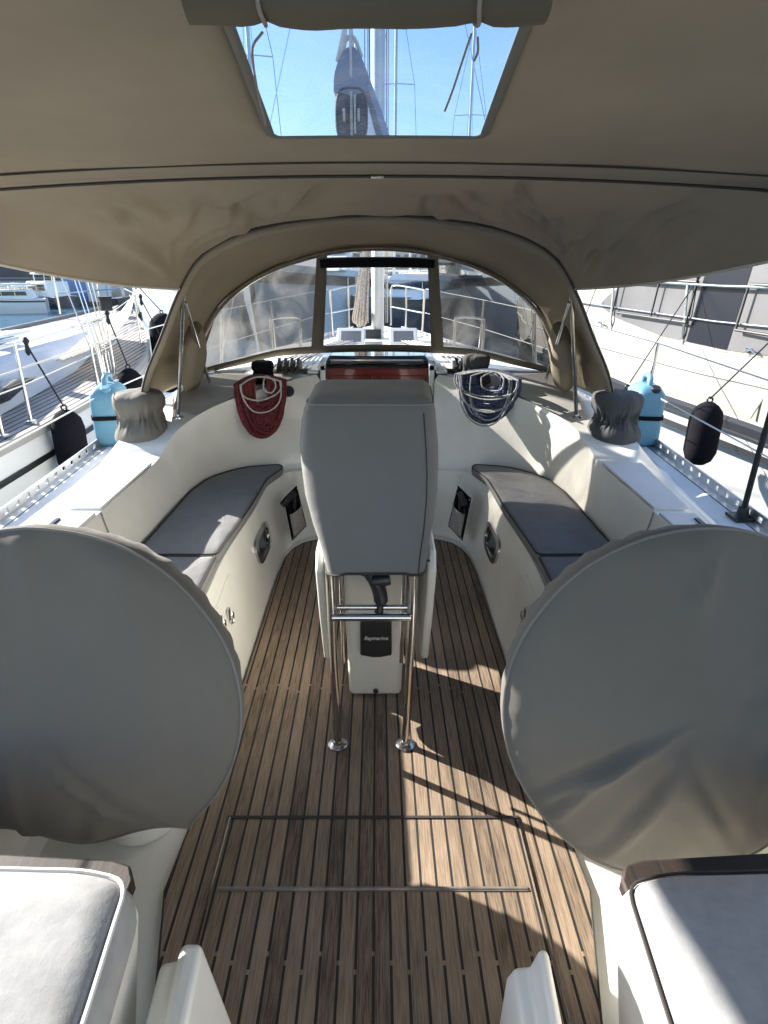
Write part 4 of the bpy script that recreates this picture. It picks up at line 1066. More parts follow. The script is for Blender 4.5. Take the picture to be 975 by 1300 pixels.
for k in range(49):
    t = k / 48; row = []
    for i in range(193):
        u = i / 192; p = Fr[i].lerp(Ar[i], t)
        fo = 0
        for (sd, x0_, y0_, x1_, y1_, am_, wd_) in FOLDS:
            X_ = (u if sd == 0 else 1 - u) * 2.4; Y_ = t * 1.2
            ux, uy = x1_ - x0_, y1_ - y0_; ll = math.hypot(ux, uy); ux /= ll; uy /= ll
            a_ = ((X_ - x0_) * ux + (Y_ - y0_) * uy) / ll
            if a_ < -.3 or a_ > 1.3: continue
            b_ = -(X_ - x0_) * uy + (Y_ - y0_) * ux + .03 * math.sin(a_ * 3)
            if abs(b_) > .15: continue
            fo += am_ * math.sin(PI * max(0, min(1, (a_ + .3) / 1.6))) ** 2 * (math.exp(-(b_ / wd_) ** 2) - .8 * math.exp(-((b_ - wd_ * 1.7) / (wd_ * 1.2)) ** 2))
        edge_ = min(u, 1 - u)
        w_ = ss(0, .06, edge_)
        # tension folds fanning from the arch corners
        fan = 0
        for s_ in (0, 1):
            uu = u if s_ == 0 else 1 - u
            an = math.atan2(uu * 2.4 + .02, (1 - t) * 1.2 + .02)
            rad = math.hypot(uu * 2.4, (1 - t) * 1.2)
            fan += math.sin(an * 26 + 2.5 * noise.noise(Vector((an * 3, rad, s_)))) * math.exp(-rad * 1.1) * ss(.03, .3, rad)
        sag = -.022 * math.sin(PI * t) * (1 - .4 * edge_)
        cr = noise.noise(Vector((u * 9, t * 2.2 + u * 3, 5))) * .013 * math.sin(PI * t)
        # long soft creases sweeping from the bow towards the arch corners
        su = u if u < .5 else 1 - u
        ph = (su * 2.0 + t * .55 + .10 * noise.noise(Vector((u * 4, t * 1.5, 21)))) * 34
        msk = .5 + .5 * noise.noise(Vector((u * 7, t * 1.3, 31)))
        crease = (1 - abs(math.sin(ph * .5))) ** 2 * 2 * msk * math.sin(PI * min(1, t * 1.05 + .02)) * ss(.47, .30, abs(u - .5) * 0 + (.5 - su) * -1 + .5)
        diag = .008 * math.sin((u * 15 + t * 4.2) * 2.6) * math.sin(PI * t) * ss(.0, .5, .5 + .5 * noise.noise(Vector((u * 3, t, 11))))
        row.append(p + Vector((0, 0, 1)) * (sag + w_ * (fan * .012 + cr * 2.0 + diag * .6 + fo)))
    rows.append(row)
cp = tag(MB().grid(rows).build('canopy_panel', CANVAS, smooth=80, solid=.002), 'creased taupe canvas panel zipped between the bimini and the sprayhood', 'canvas panel')
for e, ms in ((0, HEM), (192, HEM)):
    mb = MB(); mb.tube([r[e] for r in rows], .006, 8); mb.build('panel_hem', ms, cp)
mb = MB()
for (Y, off, r_) in ((1.855, .008, .0022), (1.905, .012, .0045)):
    pts = []
    for X in FX[2:-2]:
        pts.append((X, Y + .0015 * math.sin(X * 90) * (Y > 1.9) , bz(X, min(Y, 1.9)) - off))
    mb.tube(pts, r_, 6)
rel(mb.build('zip_piping', PIPE, bim), bim)
mb = MB(); rows = [[Vector((X, Y, bz(X, Y) - o)) for X in FX[1:-1]] for Y, o in ((1.78, .003), (1.80, .008), (1.885, .011), (1.90, .007))]; mb.grid(rows); rel(mb.build('bow_sleeve', CANVAS, bim, smooth=60), bim)
mb = MB(); mb.tube([(X, 1.782, bz(X, 1.78) - .004) for X in FX[1:-1]], .0024, 6); rel(mb.build('sleeve_seam', PIPE, bim), bim)
mb = MB(); mb.box((.0, 1.885, 1.858), (.035, .014, .006)); zp = rel(mb.build('zip_pull', STEEL, bim, bevel=.002), bim)

# ------------------------------------------------------------------ mast, boom, halyard bundle
mast = thing('mast', 'tall pale aluminium mast of our yacht beyond the sprayhood', 'mast', (0.005, 6.0, .96))
mb = MB(); rows = []
for z in (0, 14.5): rows.append([(.058 * math.cos(q), .09 * math.sin(q), z) for q in [2 * PI * i / 24 for i in range(24)]])
mb.grid(rows, closed=True); mb.build('spar', ALUP, mast, smooth=60)
for z in (4.6, 9.2):
    mb = MB(); mb.tube([(-.85, -.15, z + .05), (0, 0, z), (.85, -.15, z + .05)], .02, 8); mb.build('spreader', ALUP, mast)
for sx in (-1, 1):
    mb = MB(); mb.tube([(sx * 1.45, -.25, -.35), (sx * .85, -.15, 4.65), (sx * .8, -.15, 9.25), (0, 0, 14.4)], .005, 6)
    mb.build('shroud', STEEL, mast)
    mb = MB(); mb.tube([(sx * 1.40, -.75, -.35), (sx * .05, 0, 4.5)], .004, 6); mb.build('lower_shroud', STEEL, mast)
    mb = MB(); mb.tube([(sx * 1.47, -.25, -.34), (sx * 1.40, -.24, .25)], .012, 8); mb.build('turnbuckle', STEEL, mast)
for k, x in enumerate((-.12, -.09, -.075, .075, .09)):
    mb = MB(); mb.tube([(x, -.06, .15), (x * .6, -.10, 7 + k)], .005, 6); mb.build('halyard', (TANR, WHITER, BLKR)[k % 3], mast)
mb = MB(); mb.lathe([(.05, 0), (.04, .04), (.055, .09)], (-.10, -.02, .22), 14, Matrix.Rotation(R(-90), 4, 'Y')); mb.box((-.05, -.09, .05), (.16, .08, .09)); mb.build('mast_fittings', BLACK, mast, bevel=.004)
# backstay fairleads etc omitted
hb = thing('halyard_bundle', 'long bunch of tan halyard rope tied to the left of the mast', 'rope', (-.125, 5.86, 1.05))
mb = MB(); r2 = random.Random(5)
for k in range(26):
    an = 2 * PI * r2.random(); rr_ = .055 * math.sqrt(r2.random()); x0, y0 = rr_ * math.cos(an), rr_ * math.sin(an) * .7
    sw = r2.uniform(-.01, .01)
    pts = [(x0 * .45 + .03, y0 * .5, .72), (x0 * .7 + .02, y0 * .7, .6), (x0 * .9 + sw, y0, .4), (x0 * 1.15 - .02, y0 * 1.2, .22), (x0 * 1.35 - .035, y0 * 1.3, .10), (x0 * .8 - .03, y0, .03 + .04 * r2.random())]
    mb.tube(spl(pts, 18), .0095, 6)
mb.build('rope_strands', TANR, hb)
mb = MB(); mb.tube([(.035 * math.cos(q) + .03, .035 * math.sin(q), .70) for q in [2 * PI * i / 14 for i in range(14)]], .008, 6, closed=True); mb.build('tie', TANR, hb)

boom = thing('boom', 'boom with grey sail bag, its dark end cap seen through the skylight', 'boom', (-.125, 3.5, 2.22))
def relp(o): return rel(o, boom)
mb = MB(); e0 = Vector((-.125, 3.52, 2.30)); e1 = Vector((0, 5.9, 2.25))
rows = []
for t in (0, 1):
    c0 = e0.lerp(e1, t); rows.append([c0 + Vector((.078 * abs(math.cos(q)) ** .6 * (1 if math.cos(q) > 0 else -1), 0, .115 * abs(math.sin(q)) ** .6 * (1 if math.sin(q) > 0 else -1))) for q in [2 * PI * (i + .5) / 32 for i in range(32)]])
mb.grid(rows, closed=True); relp(mb.build('spar', ALUP, boom, smooth=50))
mb = MB(); rows = []
for yy, k in ((3.525, 1.0), (3.49, 1.0), (3.485, .94), (3.50, .86)):
    rows.append([Vector((-.125, yy, 2.30)) + Vector((.080 * k * abs(math.cos(q)) ** .6 * (1 if math.cos(q) > 0 else -1), 0, .117 * k * abs(math.sin(q)) ** .6 * (1 if math.sin(q) > 0 else -1))) for q in [2 * PI * (i + .5) / 32 for i in range(32)]])
mb.grid(rows, closed=True); mb.add(rows[-1], [tuple(range(32))]); relp(mb.build('end_cap', mat('boom_end', (.10, .10, .12), .4, var=.3, vscale=20), boom, smooth=40))
mb = MB()
for x in (-.16, -.125, -.09): mb.lathe([(.028, -.006), (.03, 0), (.028, .006)], (x, 3.485, 2.30), 16, Matrix.Rotation(R(90), 4, 'Y'))
mb.box((-.125, 3.482, 2.30), (.012, .012, .19)); mb.tube([(-.108, 3.47, 2.38), (-.108, 3.47, 2.22)], .006, 6); relp(mb.build('sheaves', HEM, boom))
mb = MB()
for k in range(8): mb.lathe([(.008, 0), (.008, .02)], (-.185 + k * .017, 3.50, 2.175), 8)
relp(mb.build('reefing_slugs', BLACK, boom))
mb = MB(); rows = []
for t in [i / 12 for i in range(13)]:
    c0 = e0.lerp(e1, t) + Vector((0, -.03 + .0, .10)); hgt = lerp(.17, .40, t)
    rows.append([c0 + Vector((lerp(.085, .13, t) * math.cos(q) * (1 + .06 * noise.noise(Vector((q * 2, t * 9, 0)))), 0, max(-.02, hgt * math.sin(q)) * (1 + .05 * noise.noise(Vector((q, t * 7, 4)))))) for q in [PI * i / 14 for i in range(15)]] + [c0 + Vector((0, 0, -.02))])
mb.grid(rows, closed=True); mb.add(rows[0], [tuple(range(16))]); relp(mb.build('sail_bag', SAILB, boom, smooth=60))
mb = MB(); mb.tube(spl([(-.16, 3.52, 2.55), (-.15, 3.50, 2.60), (-.11, 3.50, 2.61), (-.075, 3.52, 2.54)], 14), .010, 8); mb.tube([(-.125, 3.50, 2.42), (-.125, 3.4, 3.3), (-.06, 4.4, 9), (0, 5.9, 14.5)], .007, 6)
relp(mb.build('topping_lift', WHITER, boom))
mb = MB(); mb.add([(-.20, 3.50, 2.52), (-.125, 3.49, 2.78), (-.155, 3.50, 2.50)], [(0, 1, 2)]); mb.add([(-.125, 3.49, 2.76), (-.105, 3.50, 2.55), (-.13, 3.50, 2.50)], [(0, 1, 2)]); relp(mb.build('sail_clew', SAILW, boom, solid=.004))

# ------------------------------------------------------------------ fenders
def fender(x, y, ztop, zbot, r, ropetop, label, group, knot=True, rope2=None):
    th = thing('fender', label, 'fender', (x, y, zbot), group)
    L = ztop - zbot
    mb = MB(); pf = [(.0, 0), (r * .45, .012), (r * .8, .05), (r, .12), (r * 1.0, L * .5), (r * 1.0, L * .72), (r * .9, L * .86), (r * .6, L * .95), (r * .28, L)]
    rows = []
    for rr_, z in pf:
        rows.append([(rr_ * (1 + .03 * noise.noise(Vector((math.cos(q) * 2, math.sin(q) * 2, z * 8 + x)))) * math.cos(q), rr_ * math.sin(q), z) for q in [2 * PI * i / 28 for i in range(28)]])
    mb.grid(rows, closed=True); mb.add(rows[-1], [tuple(range(28))]); mb.build('fender_body', BLACKF, th, smooth=60)
    mb = MB(); mb.tube([(.022 * math.cos(q), 0, L + .02 + .022 * math.sin(q)) for q in [2 * PI * i / 14 for i in range(14)]], .008, 8, closed=True); mb.build('eye', BLACK, th)
    o = Vector((x, y, zbot)); t = Vector(ropetop) - o
    mb = MB(); mb.tube([(0, 0, L + .03), t], .007, 6)
    if knot: mb.lathe([(.008, -.08), (.022, -.05), (.014, 0), (.026, .03), (.01, .06)], t, 10)
    if rope2: mb.tube([t, t + Vector(rope2)], .006, 6)
    mb.build('fender_line', BLKR, th)
    return th

# ------------------------------------------------------------------ NEIGHBOUR SAILING YACHT (left)
nb = thing('moored_sailing_yacht', 'white sailing yacht with a grey teak deck moored on our left', 'sailing yacht', (-4.4, 3, WZ))
NE = [(-3, -2.75, .42), (0, -2.68, .40), (4, -2.66, .40), (6, -2.68, .44), (7.5, -2.80, .52), (9, -3.25, .64), (10.3, -3.85, .78), (11.4, -4.40, .93)]
E = spl([(e[1], e[0], e[2]) for e in NE], 50); CX = -4.45
def msx(p, s): return (CX + (p.x - CX) * s, p.y)
for s in (1, -1):
    mb = MB(); mb.grid([[(CX + (p.x - CX) * s * k, p.y + dd * (p.y > 9), (p.z if z is None else z)) for p in E] for k, dd, z in ((1, 0, None), (1.01, 0, .2), (.97, -.15, -.5), (.85, -.4, -1.2))]); rel(mb.build('hull', HULLW, nb), nb)
    mb = MB(); rows = []
    for k, d_, z in ((1.013, .0, .215), (1.014, 0, .19), (1.013, 0, .165)): rows.append([(CX + (p.x - CX) * s * k, p.y, z + (p.z - .4) * .8) for p in E])
    mb.grid(rows); rel(mb.build('hull_stripe', STRIPE, nb), nb)
    mb = MB(); mb.grid([[(CX + (p.x - CX) * s * k, p.y, p.z + z) for p in E] for k, z in ((1.012, -.03), (1.012, .045), (.985, .045), (.985, 0))]); rel(mb.build('toe_rail', CONC, nb), nb)
mb = MB(); mb.grid([[(CX + (p.x - CX) * k, p.y, p.z + .02 * (1 - k * k)) for p in E] for k in (.985, .5, 0, -.5, -.985)]); rel(mb.build('teak_deck', TEAKN, nb), nb)
mb = MB(); rows = []
for Y, hw, zt in ((-2, 1.22, .79), (2, 1.2, .80), (5, 1.12, .80), (7, .95, .79), (8.2, .72, .78), (8.9, .45, .72)):
    zb = interp([(e[0], e[2]) for e in NE], Y); rows.append([(CX + x * hw, Y, z) for x, z in ((-1.12, zb), (-1.05, (zb + zt) / 2), (-.95, zt - .05), (-.85, zt), (0, zt + .06), (.85, zt), (.95, zt - .05), (1.05, (zb + zt) / 2), (1.12, zb))])
mb.grid(rows); mb.add(rows[-1], [tuple(range(9))]); rel(mb.build('coachroof', mat('neighbour_cabin', (.5, .52, .56), .5, var=.05), nb, smooth=18), nb)
mb = MB(); mb.add([(CX + 1.335, 0.5, .50), (CX + 1.255, 5.3, .52), (CX + 1.20, 5.9, .62), (CX + 1.195, 5.2, .70), (CX + 1.27, .5, .71)], [(0, 1, 2, 3, 4)]); rel(mb.build('coachroof_window', DARKGL, nb, solid=.01), nb)
mb = MB(); mb.tube([(CX + .85, 1.5, .86), (CX + .85, 5, .87), (CX + .62, 8, .84)], .018, 8); mb.tube([(CX + .4, 3, .88), (CX + .4, 7.4, .88)], .02, 8); rel(mb.build('grab_rail', ALUP, nb), nb)
for (x, y) in ((.35, 6.6), (.1, 4.4), (-.3, 7.4)):
    mb = MB(); mb.box((CX + x, y, .87), (.5, .5, .04)); h_ = rel(mb.build('deck_hatch', ALUP, nb, bevel=.02), nb)
    mb = MB(); mb.box((CX + x, y, .894), (.42, .42, .012)); h2 = rel(mb.build('hatch_glass', DARKGL2, nb, bevel=.01), nb)
mb = MB(); mb.lathe([(.30, 0), (.29, .1), (.2, .17), (.05, .2)], (CX + .75, 4.8, .80), 24); rel(mb.build('ventilation_dome', VINYLS, nb), nb)
mb = MB()
def ng(y, d=.06): return Vector((interp([(e[0], e[1]) for e in NE], y) - d, y, interp([(e[0], e[2]) for e in NE], y)))
for y in (.5, 2.6, 4.35, 4.75, 6.05, 6.6, 8.3, 9.6):
    p = ng(y); mb = MB(); mb.tube([p + Vector((0, 0, .03)), p + Vector((0, 0, .66))], .013, 10); mb.box(p + Vector((0, 0, .05)), (.05, .07, .03))
    if abs(y - 4.35) < .01: mb.tube(spl([p + Vector((0, -.18, .03)), p + Vector((0, -.17, .35)), p + Vector((0, -.08, .48)), p + Vector((0, 0, .56))], 12), .013, 8)
    rel(mb.build('stanchion', STEEL, nb), nb)
for dz in (.64, .34):
    mb = MB(); mb.tube([ng(y) + Vector((0, 0, dz)) for y in (.5, 2.6, 4.75, 6.6, 8.3, 9.6, 10.4)], .005, 6); rel(mb.build('lifeline', PALEP, nb), nb)
mb = MB()
for s in (1, -1):
    pts = [(CX + s * .62, 10.3, .85), (CX + s * .62, 10.3, 1.42), (CX + s * .3, 11.1, 1.48), (CX, 11.5, 1.48)]; mb.tube(pts, .016, 8); mb.tube([(CX + s * .3, 11.1, 1.48), (CX + s * .3, 11.1, .92)], .014, 8); mb.tube([(CX + s * .62, 10.3, 1.15), (CX, 11.4, 1.2)], .012, 8)
rel(mb.build('bow_pulpit', STEEL, nb), nb)
mb = MB(); mb.box((CX, 11.2, 1.0), (.18, .6, .10)); mb.tube([(CX, 11.0, .98), (CX, 11.6, .92), (CX, 11.7, .7)], .035, 8); mb.box((CX, 11.65, .7), (.35, .08, .16)); mb.lathe([(.1, 0), (.09, .15), (.12, .22)], (CX, 10.6, .88), 14); rel(mb.build('windlass_and_anchor', BLACK, nb), nb)
mb = MB(); mb.tube([(CX, 6.8, .9), (CX, 6.8, 15)], .075, 14); rel(mb.build('mast', ALUP, nb), nb)
for k, (yy, ty, tz) in enumerate(((6.35, 6.8, 7), (6.45, 6.8, 7.2), (6.55, 6.85, 12), (6.65, 6.85, 13), (6.2, 6.7, 5))):
    p = ng(yy, .10); mb = MB(); mb.tube([p + Vector((0, 0, .02)), p + Vector((-.01, 0, .28))], .011, 6); mb.tube([p + Vector((0, 0, .28)), (CX + .4, ty, tz)], .005, 6); rel(mb.build('shroud', STEEL, nb), nb)
mb = MB(); mb.tube([(CX, 11.45, .95), (CX, 6.8, 15)], .03, 8); rel(mb.build('furled_headsail', SAILW, nb), nb)
# pleated awning on the foredeck rail
mb = MB(); rows = []
for k in range(14):
    t = k / 13; row = []
    for i in range(110):
        u = i / 109; p = ng(lerp(6.7, 8.9, u), .08)
        pl_ = abs(((u * 17) % 1) - .5) * 2
        row.append(p + Vector((-.75 * t ** 1.3 * (1 - .35 * u) - .05 * pl_ * (.3 + t), .02 * pl_, lerp(.66 - .10 * math.sin(PI * u), .08, t ** .8) + .05 * pl_ * math.sin(PI * min(1, t + .1)))))
    rows.append(row)
mb.grid(rows); tag(mb.build('pleated_awning', SAILW, smooth=80), 'white pleated awning cloth folded on the foredeck rail of the left yacht', 'awning')
fender(-2.50, 4.85, .54, .0, .125, (-2.72, 4.9, 1.04), 'black fender between our rail and the left yacht, nearest to us', 'black fenders along the left yacht')
fender(-2.60, 6.5, .60, .05, .13, (-2.75, 6.55, 1.12), 'black fender on the left yacht just above the left jerrycan', 'black fenders along the left yacht')
fender(-2.70, 8.0, .66, .05, .13, (-2.95, 8.1, 1.2), 'black fender on the left yacht against its pleated awning', 'black fenders along the left yacht')
fender(-3.05, 9.1, .95, .15, .20, (-3.4, 9.2, 1.35), 'fat dark fender near the bow of the left yacht', 'black fenders along the left yacht')

# ------------------------------------------------------------------ MOTOR YACHT (right)
my = thing('motor_yacht', 'large cream motor yacht with a long dark side window moored on our right', 'motor yacht', (5.5, 4, WZ))
def mX(y): return interp([(-4, 4.1), (3, 4.05), (6, 3.75), (9, 3.22), (12, 2.75), (14.5, 3.1), (16.0, 4.6)], y)
MY = [-4, -1, 2, 4, 5, 6, 7, 8, 9, 10, 11, 12, 13, 14, 15, 16]
def gz(y): return interp([(-4, .80), (5, .78), (7, .74), (10, .75), (16, .95)], y)
MYS = [p for p in spl([(mX(y), y, gz(y)) for y in MY], 60)]
def mrow(dxx, zf): return [(p.x + dxx, p.y, zf(p)) for p in MYS]
mb = MB(); mb.grid([mrow(.10, lambda p: p.z), mrow(.0, lambda p: p.z), mrow(-.01, lambda p: p.z - .04), mrow(.05, lambda p: p.z - .35), mrow(.12, lambda p: .12)]); rel(mb.build('topsides', HULLY, my), my)
mb = MB(); mb.grid([mrow(.04, lambda p: .12), mrow(.0, lambda p: .08), mrow(.0, lambda p: .0), mrow(.05, lambda p: -.04)]); mb.grid([mrow(.02, lambda p: -.14), mrow(.015, lambda p: -.20)]); rel(mb.build('rubbing_strake', STRIPE, my), my)
mb = MB(); mb.grid([mrow(.12, lambda p: .12), mrow(.14, lambda p: -.1), mrow(.30, lambda p: -.6), mrow(.6, lambda p: -1.2)]); rel(mb.build('lower_hull', mat('hull_lower_grey', (.42, .42, .41), .3, var=.12, vscale=1.5), my), my)
mb = MB(); mb.grid([mrow(.0, lambda p: p.z - .25), ]) if 0 else None
mb.tube([Vector((p.x + .025, p.y, p.z - .26)) for p in MYS], .010, 6); rel(mb.build('styling_line', CONC, my), my)
mb = MB(); mb.grid([mrow(.10, lambda p: p.z - .02), [(p.x + .75, p.y, p.z) for p in MYS]]); mb.grid([[(p.x + .75, p.y, p.z) for p in MYS], [(7.5, p.y, p.z + .1) for p in MYS]]); rel(mb.build('side_deck', HULLY, my), my)
# superstructure
SS = [(3.0 + .0, 5.2)]
def shx(y, z):
    zb = gz(y) - .04; return mX(y) + .115 + .10 * max(0, z - zb) + .25 * max(0, z - 1.75)
mb = MB(); rows = []
for y in [lerp(-4, 13.0, i / 34) for i in range(35)]:
    zt = interp([(-4, 2.9), (6, 2.8), (8, 2.5), (10, 2.0), (11.5, 1.6), (13, .95)], y); zb = gz(y) - .03
    rows.append([(shx(y, lerp(zb, zt, t)), y, lerp(zb, zt, t)) for t in (0, .15, .3, .45, .6, .75, .9)] + [(shx(y, zt) + .25, y, zt), (7.5, y, zt + .12)])
mb.grid(rows); rel(mb.build('superstructure', HULLY, my, smooth=50), my)
def winpart(nm, ya, yb, m, dd):
    mb = MB(); rows = []
    for i in range(33):
        y = lerp(ya, yb, i / 32)
        lo = interp([(3.0, 1.0), (4.2, .86), (5.6, .80), (6.7, .76), (7.9, .775), (9.0, .90), (9.35, .985), (9.5, 1.05)], y)
        hi = interp([(3.0, 1.2), (4.5, 1.50), (6.0, 1.60), (7.0, 1.64), (8.2, 1.56), (9.0, 1.34), (9.35, 1.18), (9.5, 1.06)], y)
        rows.append([(shx(y, lerp(lo, hi, j / 8)) - dd, y, lerp(lo, hi, j / 8)) for j in range(9)])
    mb.grid(rows); rel(mb.build(nm, m, my, smooth=60), my)
WG = mat('yacht_window_grey', (.115, .115, .12), .35, var=.12, vscale=1.2, spec=.2); WD = mat('yacht_window_dark', (.006, .008, .016), .3, spec=.15)
winpart('side_window', 9.5, 7.4, WG, .012)
winpart('side_window', 7.4, 6.72, WD, .016)
winpart('side_window', 6.72, 3.0, WG, .012)
# rails
def rp(y, h): return Vector((mX(y) + .10, y, gz(y) + h))
RY = [13, 12, 11, 10, 9, 8, 7, 6, 5, 4, 2, 0]
mb = MB(); mb.tube([rp(y, .65) for y in RY], .017, 8); rel(mb.build('top_rail', STEEL, my), my)
mb = MB(); mb.tube([rp(y, .29) for y in RY], .011, 8); rel(mb.build('lower_rail', STEEL, my), my)
for y in (12.5, 10.6, 9.1, 7.5, 5.9, 4.6, 2.5):
    mb = MB(); mb.tube([rp(y, 0) + Vector((.02, -.03, 0)), rp(y, .12) + Vector((-.0, -.04, 0)), rp(y, .65) + Vector((0, .06, 0))], .016, 8); rel(mb.build('rail_stanchion', STEEL, my), my)
# black window rails (inner grab rails)
mb = MB(); mb.tube([(shx(y, 1.42) - .08, y, 1.42) for y in (8.9, 8, 7.4)], .018, 8); mb.tube([(shx(y, 1.0) - .08, y, .98) for y in (8.9, 8, 7.4)], .015, 8)
mb.tube([(shx(y, 1.42) - .08, y, 1.42) for y in (6.6, 5, 4, 3)], .018, 8); mb.tube([(shx(y, 1.0) - .08, y, .98) for y in (6.6, 5, 4, 3)], .015, 8)
for y in (9.0, 8.1, 7.4, 6.6, 5.6, 4.7, 3.5): mb.tube([(shx(y, 1.42) - .08, y, 1.42), (shx(y, 1.0) - .08, y, .98)], .013, 8)
rel(mb.build('black_grab_rail', BLACK, my), my)
# hull door outline
mb = MB(); q = [(4.9, .05 + .1), (4.95, .62), (5.02, .70), (5.6, .74)]
mb.tube(spl([(mX(y) + .05 + (.9 - z) * .05 - .012, y, z) for y, z in ((6.15, .16), (6.05, .35), (5.9, .6), (5.75, .68), (5.2, .67), (4.6, .66))], 30), .010, 6); rel(mb.build('hull_door_joint', CONC, my), my)
mb = MB(); c0 = Vector((mX(5.6) - .0, 5.6, -.35)); mb.tube([c0 + Vector((0, .05 * math.cos(q), .05 * math.sin(q))) for q in [2 * PI * i / 16 for i in range(16)]], .01, 6, closed=True); rel(mb.build('mooring_ring', STEEL, my), my)
for y in (6.35, 9.3):
    mb = MB(); mb.tube([(mX(y) + .07, y - .09, gz(y) + .03), (mX(y) + .05, y - .05, gz(y) + .07), (mX(y) + .05, y + .05, gz(y) + .07), (mX(y) + .07, y + .09, gz(y) + .03)], .014, 8); rel(mb.build('mooring_cleat', STEEL, my), my)
mb = MB(); mb.tube([Vector((p.x + .10, p.y, p.z - .45)) for p in MYS], .006, 6); rel(mb.build('lower_styling_line', CONC, my), my)
GF = 'black fenders hung from the right motor yacht'
def fr(px_x, Z, y2): return (px_x - 479) / 780 * Z
fender(2.75, 5.05, .56, .02, .13, (3.80, 5.55, 1.42), 'black fender nearest us on the right, between our rail and the motor yacht', GF, rope2=(.02, -.06, -.35))
fender(2.72, 6.7, .35, -.2, .13, (3.66, 7.5, 1.45), 'black fender on a taut line just behind the right jerrycan', GF, rope2=(-.03, -.08, -.45))
fender(2.9, 9.3, .45, -.1, .13, (3.25, 9.6, 1.4), 'dark fender on the right motor yacht behind the right sprayhood leg', GF)
fender(2.7, 11.3, .35, -.3, .15, (2.95, 11.4, 1.5), 'dark fender farthest forward on the right motor yacht', GF)

